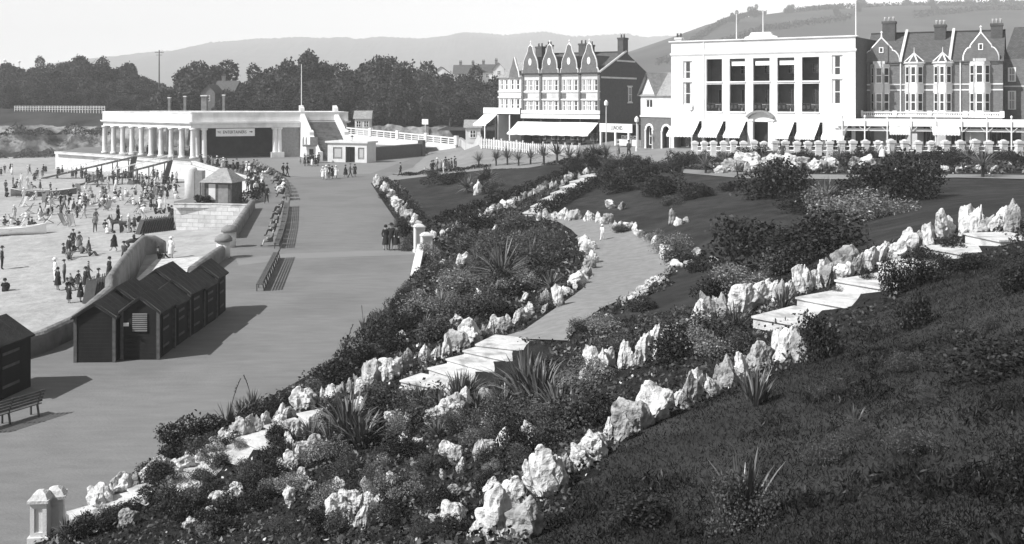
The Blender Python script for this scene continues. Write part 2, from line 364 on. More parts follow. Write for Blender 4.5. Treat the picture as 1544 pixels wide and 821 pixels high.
# ---------------------------------------------------------------- promenade
LEFT = [G(-420,640), G(-60,562), G(60,531), G(112,506), G(170,452), G(288,422), G(336,388), G(352,358), G(380,314), G(262,311), G(262,304), G(300,296), G(392,288), G(390,278), G(352,268), G(290,249), G(160,236), G(84,231)]
def poly_sheet(name, pts, z, m):
    bm = bmesh.new(); vs_ = [bm.verts.new((p[0], p[1], z)) for p in pts]; f = bm.faces.new(vs_); bmesh.ops.triangulate(bm, faces=[f]); bmesh.ops.recalc_face_normals(bm, faces=bm.faces)
    me = bpy.data.meshes.new(name); bm.to_mesh(me); bm.free(); me.materials.append(m)
    if me.polygons[0].normal.z < 0: me.flip_normals()
    return T(ob(name, me), kind='structure')
right = [(edge_x(y) + .5, y) for y in (-20, 0, 10, 24, 29, 33.5, 40, 48, 55, 62, 66, 80, 100, 122, 128, 150, 180, 195, 214)]
poly_sheet('promenade', right + [(-90, 214)] + [(p.x, p.y) for p in LEFT[::-1]] + [(-40, -20)], 0, M['tarmac'])
poly_sheet('pavement_strip', [G(356,392), G(430,383), G(630,376), G(634,384), G(430,391), G(360,401)], .006, M['tarmac2'])
poly_sheet('pavilion_forecourt', [G(300,246.5), G(398,250), G(440,268), G(560,262), G(620,240), G(560,240), G(400,239), G(300,240)], .005, M['tarmac2'])

def wallstrip(pts, w, z0f, h, m, name, parent=None, rnd=True, b=None):
    """a wall with a rounded coping along a line of points; z0f(p) gives its foot"""
    own = b is None; b = b or MB(); n = len(pts)
    prof = [(-.5, 0), (-.5, .72), (-.43, .86), (-.25, .96), (0, 1), (.25, .96), (.43, .86), (.5, .72), (.5, 0)] if rnd else [(-.5, 0), (-.5, .86), (-.62, .86), (-.62, 1), (.62, 1), (.62, .86), (.5, .86), (.5, 0)]
    k = len(prof); vs_ = []
    for i, p in enumerate(pts):
        t = (Vector(pts[min(i+1, n-1)]) - Vector(pts[max(i-1, 0)])); t.z = 0; t.normalize(); nn = Vector((t.y, -t.x, 0))
        f = z0f(p)
        top = p[2] + h
        for a, c in prof: q = Vector((p[0], p[1], 0)) + nn * a * w; vs_.append((q.x, q.y, f + (top - f) * c if c == 0 else top - h * (1 - c)))
    fs = [(i*k+j, i*k+j+1, (i+1)*k+j+1, (i+1)*k+j) for i in range(n-1) for j in range(k-1)] + [tuple(range(k)), tuple((n-1)*k + j for j in range(k))[::-1]]
    b.add(vs_, fs)
    return b.build(name, m, parent, smooth=False) if own else b
# sea wall: face, and the coped parapets above it
sw = T(E('sea_wall', LEFT[4]), 'long pale stone sea wall with rounded coping between promenade and beach', 'sea wall')
def child_of(b_, name, m, parent, smooth=False):
    o = b_.build(name, m, parent, smooth); o.matrix_parent_inverse = Matrix.Translation(-Vector(parent.location)) if parent.rotation_euler.z == 0 else (Matrix.Translation(parent.location) @ parent.rotation_euler.to_matrix().to_4x4()).inverted(); return o
b = MB()
for p, q in zip(LEFT[:-1], LEFT[1:]): b.quad((p.x, p.y, -6), (q.x, q.y, -6), (q.x, q.y, -.004), (p.x, p.y, -.004))
child_of(b, 'wall_face', M['stone'], sw)
b = MB()
def dense(ps, st=1.5):
    o = []
    for a, c in zip(ps[:-1], ps[1:]):
        k = max(1, int((Vector(c) - Vector(a)).length / st)); o += [Vector(a).lerp(Vector(c), i / k) for i in range(k)]
    return o + [Vector(ps[-1])]
par = lambda ps, w=.55, h=.85: wallstrip(dense(ps), w, lambda p: -.3, h, None, '', b=b)
par([LEFT[0], LEFT[1], LEFT[2], LEFT[3], LEFT[4].lerp(LEFT[3], .1)])
par([G(290,424), G(315,404), G(333,391)])
par([G(351,360), G(366,336), G(380,315)])
child_of(b, 'parapet', M['coping'], sw)
b = MB(); wallstrip(dense([G(378.5,313.4), G(320,312), G(263,311.5)]), .5, lambda p: -.1, .3, None, '', rnd=False, b=b); child_of(b, 'wall_top', M['slab'], sw)
b = MB(); wallstrip(dense([G(392,287), G(389,277), G(352,267), G(291,248)]), .5, lambda p: -.1, .5, None, '', rnd=False, b=b)
wallstrip(dense([G(290,248.5), G(160,236.4), G(84,231.4)]), .5, lambda p: -.1, .35, None, '', rnd=False, b=b); child_of(b, 'forecourt_parapet', M['cream'], sw)
b = MB()                         # bright rendered face below the pavilion
for a, c in ((LEFT[13], LEFT[14]), (LEFT[14], LEFT[15]), (LEFT[15], LEFT[16]), (LEFT[16], LEFT[17])):
    d_ = (c - a).normalized(); nn = Vector((d_.y, -d_.x, 0)) * .06
    if nn.y > 0: nn = -nn
    b.add([(a+nn)[:2] + (-5,) if False else ((a+nn).x, (a+nn).y, -5), ((c+nn).x, (c+nn).y, -5), ((c+nn).x, (c+nn).y, -.1), ((a+nn).x, (a+nn).y, -.1)], [(0, 1, 2, 3)])
child_of(b, 'rendered_face', M['cream'], sw)
# slipway: sloping wall and ramp
A0 = G(166,448,0); A1 = G(216,377,-1.9); A2 = G(231,376,-2.1)
sw2 = T(E('slipway_wall', A0), 'curved slipway wall with rounded coping behind the huts', 'wall')
b = MB(); pts_ = [A0.lerp(A1, i / 12) for i in range(13)]; pts_ = [p + Vector((math.sin(i/12*3.14)*-.15, 0, 0)) for i, p in enumerate(pts_)] + [A1 + Vector((.7, .7, -.1)), A1 + Vector((1.5, .6, -.5))]
wallstrip(pts_, .5, lambda p: -4.2, 1.15, None, '', b=b); child_of(b, 'coped_wall', M['coping'], sw2, True)
b = MB(); a, c, d_, e = G(175,452,-.05), G(300,418,-.05), G(328,386,-1.5), G(236,391,-2.0); a2, c2 = a, c
b.add([a, c, d_, e, a - Vector((0,0,3)), c - Vector((0,0,3)), d_ - Vector((0,0,3)), e - Vector((0,0,3))], [(0,1,2,3),(0,4,5,1),(1,5,6,2),(2,6,7,3),(3,7,4,0)])
T(b.build('slipway', M['slab']), kind='structure')
for i, (u, v) in enumerate(((337,389), (346,373))):
    p = G(u, v); e_ = T(E('stone_pillar', p), ['squat white pillar with domed cap, nearer one flanking the beach steps', 'squat white pillar with domed cap, farther one flanking the beach steps'][i], 'pillar', 'pillars at the beach steps')
    b = MB(); b.lathe([(.42, 0), (.42, 1.05)], 14); b.build('shaft', M['cream'], e_, True)
    b = MB(); b.lathe([(.55, 1.05), (.55, 1.2), (.46, 1.36), (.25, 1.48), (.02, 1.5)], 14); b.build('cap', M['coping'], e_, True)

# ---------------------------------------------------------------- beach, headland, far land, hills, air
gx = np.concatenate([np.arange(-420, -120, 20), np.arange(-120, 2, 3.0)]); gy = np.concatenate([np.arange(6, 240, 3.0)])
b = MB(); vs_ = [(x, y, bz(x, y) + .10 * math.sin(x*.7 + y*.3) * math.sin(y*.5 - x*.2)) for y in gy for x in gx]; n_ = len(gx)
b.add(vs_, [(i*n_+j, i*n_+j+1, (i+1)*n_+j+1, (i+1)*n_+j) for i in range(len(gy)-1) for j in range(n_-1)]); T(b.build('beach', M['sand'], smooth=True), kind='structure')
rs = np.random.RandomState(3)
def vnoise(x, y, s):
    return math.sin(x*s + 1.3*math.sin(y*s*.7)) * math.sin(y*s*1.1 + 1.7*math.sin(x*s*.6)) * .6 + .4*math.sin(x*s*2.3 + y*s*1.9 + math.sin(x*s*3.1))
rows = [(224,-3.6,0,0),(226,-2.9,.4,1),(228,-1.6,.8,1),(229.5,.2,1,0),(230.5,1.6,1,0),(231.5,3.0,.8,0),(233,4.0,.5,1),(238,5.3,.2,1),(244,6.3,.2,1),(250,7.0,.2,1),(262,7.4,.2,1),(285,8.2,.4,1),(310,10,.5,1),(340,12.5,.5,1),(400,11,.5,1),(600,2,0,1),(900,-6.5,0,1)]
us = np.arange(-700, 1010, 6.0); b = MB(); vs_ = []
for d, z, k, t in rows:
    for u in us:
        x = (u - CX) / F * d
        f = min(1, max(0, (u - 150) / 180))                       # beyond the pavilion the cliff dies into a wooded slope
        zz = z * (1 - f) + f * (0.0 if d < 229 else min(4.2 + (d - 230) * .02, 6) if d < 410 else z)
        dd = d + (k * 1.6 * vnoise(x, d*.3, .35) if t == 0 else .5*k*vnoise(x, d, .2)); zz += k * .9 * vnoise(x + 31, d, .45)
        vs_.append((x, dd - (f * 14 if d < 260 else 0), zz))
n_ = len(us); mi = [0 if rows[i+1][3] == 0 or rows[i][3] == 0 else 1 for i in range(len(rows)-1) for _ in range(n_-1)]
b.v = [tuple(p) for p in vs_]; b.f = [(i*n_+j, i*n_+j+1, (i+1)*n_+j+1, (i+1)*n_+j) for i in range(len(rows)-1) for j in range(n_-1)]; b.m = mi
T(b.build('headland', [M['cliff'], M['scrub']], smooth=True), kind='structure')
def sheet(name, x0, x1, y0, y1, z, m): b_ = MB(); b_.quad((x0,y0,z),(x1,y0,z),(x1,y1,z),(x0,y1,z)); return T(b_.build(name, m), kind='structure')
sheet('ground', -3700, 3700, -60, 4600, -7, M['hillm'])
sheet('upland', -14, 340, 190, 420, 4.2, M['scrub'])
HILL = {}
def hill(name, prof, D, front, m, zb, bump, tb, n=420, rowsn=22):
    pu_ = [a for a, _ in prof]; pv = [c for _, c in prof]; us_ = np.linspace(pu_[0], pu_[-1], n); b_ = MB(); vv = []
    for r in range(rowsn + 6):
        t = r / rowsn; d = front + (D - front) * t
        for u in us_:
            top = CAMH - (np.interp(u, pu_, pv) - HZ) / F * D
            x = (u - CX) / F * D * (.86 + .14 * min(t, 1))
            s = math.sin(min(t, 1) * math.pi / 2) ** 1.3 if t <= 1 else max(0, 1 - (t - 1) * 2)
            z = zb + (top - zb) * s + bump * s * vnoise(x, d, .012 * 900 / D) * (1 if t < .9 else .15)
            if tb and t > .2: z += tb * (.5 + .5 * abs(vnoise(x * 1.7, d * 1.3, .12 * 4000 / D))) * s
            vv.append((x, d, z))
    HILL[name] = lambda u, t: (lambda d: Vector(((u-CX)/F*D*(.86+.14*t), d, zb + (CAMH - (np.interp(u, pu_, pv)-HZ)/F*D - zb)*math.sin(t*math.pi/2)**1.3)))(front + (D-front)*t)
    b_.add(vv, [(i*n+j, i*n+j+1, (i+1)*n+j+1, (i+1)*n+j) for i in range(rowsn+5) for j in range(n-1)])
    return T(b_.build(name, m, smooth=True), kind='structure')
hill('distant_hills', [(-300,150),(60,128),(150,104),(200,92),(250,84),(290,84),(310,78),(335,71),(400,66),(500,66),(530,63),(545,66),(580,62),(640,65),(680,60),(700,55),(725,56),(760,60),(790,57),(820,55),(860,62),(900,60),(935,58),(960,64),(1000,62),(1100,66),(1250,70),(1500,80)], 4000, 2200, M['hillf'], -6, 14, 15, 1300, 30)
hill('hillside', [(830,104),(860,96),(945,80),(1010,58),(1060,40),(1085,34),(1120,30),(1160,25),(1240,20),(1310,17),(1400,17),(1480,14),(1544,12),(1700,12),(1900,30)], 1300, 620, M['hillm'], 3, 3, 0, 300)
hb = MB(); hb.box(-3600, 3600, -35, 4500, -8, 330)
hz = hb.build('haze', M['white']); hz.data.materials.clear(); T(hz, kind='stuff')
hm = bpy.data.materials.new('sea air'); hm.use_nodes = True; hm.node_tree.nodes.remove(hm.node_tree.nodes['Principled BSDF'])
pv_ = hm.node_tree.nodes.new('ShaderNodeVolumePrincipled'); pv_.inputs['Color'].default_value = (.97, .97, .97, 1); pv_.inputs['Density'].default_value = .00036; pv_.inputs['Anisotropy'].default_value = -.2
hm.node_tree.links.new(pv_.outputs[0], hm.node_tree.nodes['Material Output'].inputs['Volume']); hz.data.materials.append(hm)
# ---------------------------------------------------------------- buildings
class Fac:
    """a facade between two lines of sight at given distances; local x runs along it, y into the building, z up from zb"""
    def __init__(s, uL, dL, uR, dR, zb):
        s.L = Vector(((uL - CX) / F * dL, dL)); s.R = Vector(((uR - CX) / F * dR, dR)); s.e = (s.R - s.L).normalized(); s.w = (s.R - s.L).length; s.n = Vector((-s.e.y, s.e.x)); s.zb = zb
        s.rz = math.atan2(s.e.y, s.e.x)
    def x(s, u, y=0.0):
        k = (u - CX) / F; p = s.L + s.n * y
        return (k * p.y - p.x) / (s.e.x - k * s.e.y)
    def d(s, u, y=0.0): return (s.L + s.n * y + s.e * s.x(u, y)).y
    def z(s, u, v, y=0.0): return CAMH - (v - HZ) / F * s.d(u, y) - s.zb
    def zm(s, v, y=0.0): return s.z(CX + (s.L.x + s.e.x * s.w / 2) / (s.L.y + s.e.y * s.w / 2) * F, v, y)
    def empty(s, name): return E(name, (s.L.x, s.L.y, s.zb), s.rz)
def holes(b, x0, x1, z0, z1, hs, dep=.35, y=0.0, m=0):
    xs = sorted({x0, x1} | {min(max(h[i], x0), x1) for h in hs for i in (0, 1)}); zs = sorted({z0, z1} | {min(max(h[i], z0), z1) for h in hs for i in (2, 3)})
    for a, c in zip(xs[:-1], xs[1:]):
        for d, e in zip(zs[:-1], zs[1:]):
            cx, cz = (a + c) / 2, (d + e) / 2
            if not any(h[0] < cx < h[1] and h[2] < cz < h[3] for h in hs): b.quad((a, y, d), (c, y, d), (c, y, e), (a, y, e), m)
    for a, c, d, e in hs:
        b.quad((a, y, d), (a, y, e), (a, y+dep, e), (a, y+dep, d), m); b.quad((c, y, d), (c, y+dep, d), (c, y+dep, e), (c, y, e), m)
        b.quad((a, y, d), (a, y+dep, d), (c, y+dep, d), (c, y, d), m); b.quad((a, y, e), (c, y, e), (c, y+dep, e), (a, y+dep, e), m)
def window(par, x0, x1, z0, z1, y=.18, cols=1, rows_=2, fw=.09, m='white', curtain=0, name='window', X=None, glass='glass'):
    b = MB(); b.X = X
    b.box(x0, x0+fw, y, y+.1, z0, z1); b.box(x1-fw, x1, y, y+.1, z0, z1); b.box(x0+fw, x1-fw, y, y+.1, z0, z0+fw); b.box(x0+fw, x1-fw, y, y+.1, z1-fw, z1)
    for i in range(1, cols):
        c = x0 + (x1-x0) * i / cols; b.box(c-fw*.55, c+fw*.55, y+.004, y+.09, z0+fw, z1-fw)
    for i in range(1, rows_):
        c = z0 + (z1-z0) * i / rows_; b.box(x0+fw, x1-fw, y+.015, y+.08, c-fw*.4, c+fw*.4)
    o = b.build(name, M[m], par)
    g = MB(); g.X = X; g.box(x0+fw*.5, x1-fw*.5, y+.04, y+.06, z0+fw*.5, z1-fw*.5); g.build('pane', M[glass], o)
    if curtain:
        g = MB(); g.X = X; w = (x1-x0) * .2
        g.box(x0+fw, x0+fw+w, y+.025, y+.038, z0+fw, z1-fw); g.box(x1-fw-w, x1-fw, y+.025, y+.038, z0+fw, z1-fw)
        if curtain > 1: g.box(x0+fw+w, x1-fw-w, y+.022, y+.034, z0+(z1-z0)*.62, z1-fw)
        g.build('curtain', M['cream'], o)
    return o
def awning(par, x0, x1, zt, drop, out, y=0.0, name='awning', skew=0.0):
    b = MB(); n = 8; vs_ = []
    for i in range(n + 1):
        t = i / n
        for j in range(9):
            s = j / 8; x = x0 + (x1-x0)*s; sag = -.06*math.sin(t*math.pi) - .02*math.sin(s*40)
            vs_.append((x + skew*t, y - .04 - out*t, zt - drop*t + sag))
    b.add(vs_, [(i*9+j, i*9+j+1, (i+1)*9+j+1, (i+1)*9+j) for i in range(n) for j in range(8)])
    for j in range(8):
        a, c = x0 + (x1-x0)*j/8 + skew, x0 + (x1-x0)*(j+1)/8 + skew
        b.add([(a, y-.045-out, zt-drop), (c, y-.045-out, zt-drop), (c, y-.03-out, zt-drop-.2), ((a+c)/2, y-.03-out, zt-drop-.27), (a, y-.03-out, zt-drop-.2)], [(0,1,2,3,4)])
    o = b.build(name, M['canvas'], par)
    f = MB()
    for x in (x0+.06, x1-.06): f.tube((x, y, zt-drop*.9), (x+skew, y-out+.03, zt-drop-.03), .025, n=6)
    f.tube((x0+skew, y-out+.02, zt-drop-.02), (x1+skew, y-out+.02, zt-drop-.02), .03, n=6); f.build('awning_frame', M['iron'], o)
    return o
def text(s, size, m, par, loc, rz=0.0, ext=.015, name='lettering', width=None):
    cu = bpy.data.curves.new('t', 'FONT'); cu.body = s; cu.size = size; cu.extrude = ext; cu.align_x = 'CENTER'; cu.align_y = 'CENTER'; cu.resolution_u = 3
    t = bpy.data.objects.new('t', cu); COL.objects.link(t); dg = bpy.context.evaluated_depsgraph_get()
    me = bpy.data.meshes.new_from_object(t.evaluated_get(dg)); me.name = name; bpy.data.objects.remove(t)
    me.materials.clear(); me.materials.append(m)
    me.transform(Matrix.Rotation(rad(90), 4, 'X'))
    if width:
        w = max(v.co.x for v in me.vertices) - min(v.co.x for v in me.vertices); me.transform(Matrix.Diagonal((width / w, 1, 1, 1)))
    o = ob(name, me, par, loc, rz); return o
def chimney(par, x, y, z0, z1, w=.9, d=.6, m='brick', pots=2, potm='brick2'):
    b = MB(); b.box(x-w/2, x+w/2, y-d/2, y+d/2, z0, z1-.25); b.box(x-w/2-.07, x+w/2+.07, y-d/2-.07, y+d/2+.07, z1-.25, z1)
    o = b.build('chimney', M[m], par)
    for i in range(pots):
        p = MB(); p.lathe([(.13, z1), (.11, z1+.45), (.14, z1+.5)], 8, c=(x - w/2 + w*(i+.5)/pots, y)); p.build('chimney_pot', M[potm], o, True)
    return o

# ---- white hotel
H = Fac(1012, 115, 1290, 104, 4.3); ho = T(H.empty('hotel'), 'large white flat-roofed hotel with tall open balconies and striped row of white awnings', 'hotel')
ho['label'] = 'large white flat-roofed hotel with open pillared balconies and a row of white awnings'
X = H.x; zt = H.zm(60); Wd = H.w
zU1, zU0, zL1, zL0 = H.zm(88), H.zm(122.5), H.zm(127), H.zm(168.5); za = H.zm(184)
bays = [(1065, 1088.6), (1100, 1123.4), (1135.5, 1160.4), (1172, 1197.6), (1209, 1235)]
hs = []
for a, c in bays: hs += [(X(a), X(c), zU0, zU1), (X(a), X(c), zL0, zL1)]
side = [(X(1030), X(1043.5), H.zm(158), H.zm(90)), (X(1254), X(1270.5), H.zm(157), H.zm(86))]
hs += side
shop = [(1016, 1058), (1062, 1094), (1099, 1128), (1136, 1159.5), (1167, 1201), (1206, 1240), (1245, 1284)]
hs += [(X(a), X(c), .25 if i != 3 else .05, za) for i, (a, c) in enumerate(shop)]
hs.append((X(1262), X(1284), H.zm(183), H.zm(177)))
b = MB(); holes(b, 0, Wd, 0, zt, hs, .3); b.box(0, .002, 0, 14, 0, zt) ; b.quad((0,0,0),(0,14,0),(0,14,zt),(0,0,zt)); b.quad((0,14,0),(Wd,14,0),(Wd,14,zt),(0,14,zt)); b.quad((0,0,zt-.8),(Wd,0,zt-.8),(Wd,14,zt-.8),(0,14,zt-.8))
b.build('wall', M['stucco'], ho)
b = MB(); b.quad((Wd,0,0),(Wd,14,0),(Wd,14,zt-.02),(Wd,0,zt-.02)); b.build('side_wall', M['brick'], ho)  # shade of this side put into the colour as dark brick
b = MB(); b.box(-.12, Wd+.12, -.12, -.004, H.zm(80), H.zm(77.5)); b.box(-.06, Wd+.06, -.06, -.003, H.zm(81.5), H.zm(80)); b.box(-.25, Wd+.2, -.18, .35, zt, zt+.12)
xc0, xc1 = X(1123), X(1172); b.prism([(xc0, zt+.12), (xc0+.05, zt+.3), (xc0+.5, zt+.42), (xc0+.75, zt+.78), (xc1-.75, zt+.78), (xc1-.5, zt+.42), (xc1-.05, zt+.3), (xc1, zt+.12)], -.12, .3)
b.box(X(1061)-.05, X(1061)+.05, -.09, -.005, .3, zt-.05); b.box(X(1061)-.16, X(1061)+.16, -.15, -.006, H.zm(79), H.zm(75))
b.build('cornice', M['white'], ho)
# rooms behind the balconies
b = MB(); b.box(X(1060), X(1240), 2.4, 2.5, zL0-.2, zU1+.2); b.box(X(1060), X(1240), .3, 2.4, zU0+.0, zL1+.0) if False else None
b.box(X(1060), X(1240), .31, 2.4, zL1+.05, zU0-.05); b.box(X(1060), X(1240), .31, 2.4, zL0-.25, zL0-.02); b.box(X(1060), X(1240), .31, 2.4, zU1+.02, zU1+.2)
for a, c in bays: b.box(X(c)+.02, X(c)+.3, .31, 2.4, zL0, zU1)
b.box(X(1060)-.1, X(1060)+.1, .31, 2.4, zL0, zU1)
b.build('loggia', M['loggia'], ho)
for i, (a, c) in enumerate(bays):
    xa, xc = X(a), X(c); w = xc - xa
    window(ho, xa+w*.28, xa+w*.72, zL0, zL1-.5, 2.25, 2, 1, m='mid', name='balcony_door')
    if i: window(ho, xa+w*.22, xa+w*.66, zU0+.8, zU1-.6, 2.25, 2, 2, m='mid')
    r = MB(); r.box(xa+.05, xc-.05, .02, .07, zL0+.85, zL0+.91); r.box(xa+.05, xc-.05, .02, .07, zL0+.08, zL0+.12)
    for k in range(14): q = xa + .08 + (w-.16)*k/13; r.box(q-.012, q+.012, .03, .055, zL0+.12, zL0+.85)
    for k in range(4): q = xa + w*(k+.5)/4; r.lathe([(.12, zL0+.3), (.16, zL0+.5), (.12, zL0+.7)], 8, c=(q, .05), sy=.15)
    r.build('balcony_railing', M['iron'], ho)
    t = MB(); t.lathe([(.03, zL0), (.03, zL0+.7), (.42, zL0+.72), (.42, zL0+.75)], 10, c=(xa+w*.6, 1.0)); t.build('balcony_table', M['white'], ho)
    if 0 < i < 4:
        t = MB(); t.box(xa+w*.12, xc-.03, .10, .14, zU1-.78, zU1-.32); o = t.build('roller_blind', M['canvas'], ho)
        t = MB(); n = 9
        for k in range(n): q = xa + .1 + (w-.2)*(k+.5)/n; t.lathe([(.10, zU1-.30), (.13, zU1-.15), (.10, zU1-.02)], 6, c=(q, .12), sy=.3)
        t.build('blind_fringe', M['dark'], o)
    for z_ in (zU0, zL0):      # sill / slab edges
        t = MB(); t.box(xa-.05, xc+.05, -.1, .3, z_-.14, z_-.01); t.build('sill', M['white'], ho)
for i, (a, c, z0, z1) in enumerate(side):
    window(ho, a, c, z0, z1, .12, 1, 4, glass='glass', curtain=1)
    t = MB(); zm_ = z0 + (z1-z0)*.56; t.box(a, c, -.03, .1, zm_-.22, zm_+.22); t.build('spandrel', M['white'], ho)
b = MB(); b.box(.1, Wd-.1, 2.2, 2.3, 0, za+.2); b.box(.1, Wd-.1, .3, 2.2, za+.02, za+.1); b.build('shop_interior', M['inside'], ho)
for i, (a, c) in enumerate(shop):
    if i != 3:
        window(ho, X(a)+.05, X(c)-.05, .3, za-.2, 1.5, 3, 2, m='mid', name='shop_window')
        q = X(c) - X(a); awning(ho, X(a)-.05+(.1 if i else 0), X(c)-.25, za+.02, 1.5, 1.9)
b = MB(); cx = X(1147.3)
for k in range(12):
    t0, t1 = math.pi*(.16+.68*k/12), math.pi*(.16+.68*(k+1)/12); r0, r1 = 1.5, 1.78; zc = H.zm(184)-.15
    b.add([(cx+math.cos(t)*r, y_, zc+math.sin(t)*r*.78) for y_ in (-.5, -.005) for t, r in ((t0, r0), (t1, r0), (t1, r1), (t0, r1))], [(0,1,2,3),(4,7,6,5),(0,4,5,1),(3,2,6,7),(1,5,6,2),(0,3,7,4)])
b.build('door_hood', M['mid'], ho)
b = MB(); b.box(X(1136.5), X(1159), 1.2, 1.3, .05, za-.1); o = b.build('door', M['dark'], ho)
for xx in (X(1132), X(1163)): b = MB(); b.box(xx-.28, xx+.28, -.22, -.004, 0, za+.1); b.box(xx-.36, xx+.36, -.3, -.003, za+.1, za+.3); b.build('door_pier', M['white'], ho)
window(ho, X(1262), X(1284), H.zm(183), H.zm(177), .1, 4, 1)
for u, v0, v1 in ((1110.5, 60, 24), (1150.5, 52, 17), (1290.5, 56, -2)):
    y_ = .6; b = MB(); b.tube((X(u, y_), y_, zt-.8), (X(u, y_), y_, H.z(u, v1, y_)), .07, .045, 8); b.lathe([(.02, H.z(u, v1, y_)), (.09, H.z(u, v1, y_)+.09), (.01, H.z(u, v1, y_)+.2)], 8, c=(X(u, y_), y_)); b.build('flagpole', M['white'], ho)
chimney(ho, X(1024, 6), 6, zt-.8, H.z(1024, 57, 6), .8, .6, 'cream', 2)

# ---- red brick guest houses with shaped gables beside the hotel
K = Fac(1303, 108, 1512, 102, 4.9); kt = T(K.empty('guest_house'), 'dark brick guest house row with shaped gables, white bay windows and tall chimneys', 'house')
X = K.x; ze = K.zm(93); zr = K.zm(50, 6) ; Wd = K.w
b = MB(); b.quad((0,0,0),(Wd,0,0),(Wd,0,ze),(0,0,ze)); b.quad((0,0,0),(0,12,0),(0,12,ze),(0,0,ze)); b.quad((Wd,0,0),(Wd,12,0),(Wd,12,ze),(Wd,0,ze)); b.quad((0,12,0),(Wd,12,0),(Wd,12,ze),(0,12,ze))
b.add([(0,0,ze),(0,12,ze),(0,6,zr)],[(0,1,2)]); b.add([(Wd,0,ze),(Wd,12,ze),(Wd,6,zr)],[(0,1,2)])
b.build('wall', M['brick2'], kt)
b = MB(); b.quad((-.1,-.25,ze-.08),(Wd+.1,-.25,ze-.08),(Wd+.1,6,zr+.04),(-.1,6,zr+.04)); b.quad((-.1,6,zr+.04),(Wd+.1,6,zr+.04),(Wd+.1,12.3,ze),(-.1,12.3,ze)); rf = b.build('roof', M['roof'], kt)
b = MB(); b.tube((-.1,6,zr+.06),(Wd+.1,6,zr+.06),.12,n=6); b.build('ridge', M['dark'], rf)
def shaped_gable(xa, xc, apex):
    cx = (xa+xc)/2; hw = (xc-xa)/2; h = apex - ze
    pr = [(-1,0),(-1,.16),(-.93,.30),(-.80,.42),(-.68,.47),(-.60,.47),(-.58,.56),(0,1)]
    pr = pr + [(-a, c) for a, c in pr[-2::-1]]
    pts_ = [(cx+a*hw, ze+c*h) for a, c in pr]
    b_ = MB(); b_.prism([(cx-hw, ze-.3)] + pts_ + [(cx+hw, ze-.3)], -.12, .25); g = b_.build('gable', M['brick2'], kt)
    b_ = MB(); b_.quad((cx-hw+.3,0.2,ze+.15*h),(cx-hw+.3,5,ze+.15*h),(cx,6,apex-.5),(cx,.2,apex-.35)); b_.quad((cx+hw-.3,0.2,ze+.15*h),(cx+hw-.3,5,ze+.15*h),(cx,6,apex-.5),(cx,.2,apex-.35)); b_.build('gable_roof', M['roof'], g)
    b_ = MB()
    for p, q in zip(pts_[:-1], pts_[1:]): b_.tube((p[0], .05, p[1]), (q[0], .05, q[1]), .13, n=6)
    b_.lathe([(.1, apex), (.06, apex+.5), (.14, apex+.6), (.02, apex+.75)], 8, c=(cx, .05)); b_.build('gable_coping', M['white'], g)
    window(kt, cx-.22, cx+.22, ze+h*.38, ze+h*.62, -.2, 1, 1)
shaped_gable(X(1303.5), X(1355), K.zm(56)); shaped_gable(X(1453), X(1505), K.zm(52))
def bay(ua, uc, top, crown):
    xa, xc = X(ua), X(uc); pj = .95; cant = .55
    pl = [(xa, 0), (xa+cant, -pj), (xc-cant, -pj), (xc, 0)]
    zf = [K.zm(168), K.zm(140.5), K.zm(126), top]
    b_ = MB()
    for z0, z1 in ((0, zf[0]), (zf[1], zf[2]), (top-.35, top)):
        b_.add([(p[0], p[1], z) for z in (z0, z1) for p in pl], [(0,1,5,4),(1,2,6,5),(2,3,7,6),(4,5,6,7),(0,3,2,1)])
    for i, (p, q) in enumerate(zip(pl[:-1], pl[1:])):      # corner posts
        for t in (0.0, 1.0):
            c_ = Vector(p).lerp(Vector(q), t); b_.box(c_[0]-.11, c_[0]+.11, c_[1]-.09+.1, c_[1]+.13, zf[0], top-.35)
    if crown == 1:
        for k in range(6): q = xa+cant-.1 + (xc-xa-2*cant+.2)*(k+.5)/6; b_.box(q-.13, q+.13, -pj-.02, -pj+.2, top, top+.28)
    o = b_.build('bay_window', M['cream'], kt)
    if crown == 2:
        b2 = MB(); h = 1.0; cx = (xa+xc)/2
        b2.add([(xa-.1, 0, top), (xa+cant-.05, -pj-.1, top), (xc-cant+.05, -pj-.1, top), (xc+.1, 0, top), (cx, -.1, top+h), (cx, 2.2, top+h)], [(0,1,4),(1,2,4),(2,3,4),(3,5,4),(0,4,5)]); b2.build('bay_roof', M['roof'], o)
        b2 = MB()
        for p in ((xa-.1, 0), (xa+cant-.05, -pj-.1), (xc-cant+.05, -pj-.1), (xc+.1, 0)): b2.tube((p[0], p[1], top+.03), (cx, -.1, top+h), .08, n=6)
        b2.tube((xa-.1, 0, top), (xa+cant, -pj-.08, top), .09, n=6); b2.tube((xa+cant, -pj-.08, top), (xc-cant, -pj-.08, top), .09, n=6); b2.tube((xc-cant, -pj-.08, top), (xc+.1, 0, top), .09, n=6)
        b2.tube((cx, -.1, top+h), (cx, -.1, top+h+.6), .04, .02, 6); b2.build('bay_cresting', M['white'], o)
    for z0, z1 in ((zf[0], zf[1]), (zf[2], top-.35)):
        for p, q in zip(pl[:-1], pl[1:]):
            p, q = Vector((*p, 0)), Vector((*q, 0)); e = (q-p).normalized(); a = math.atan2(e.y, e.x); Xf = Matrix.Translation(p) @ Matrix.Rotation(a, 4, 'Z')
            L_ = (q-p).length; window(kt, .1, L_-.1, z0, z1, .02, 2 if L_ > 1.2 else 1, 2, .1, 'white', 2 if L_ > 1.2 else 0, X=Xf)
bay(1312, 1342, K.zm(96), 1); bay(1364, 1393, K.zm(95), 2); bay(1407, 1436, K.zm(95), 2); bay(1461, 1494, K.zm(94), 1)
b = MB()
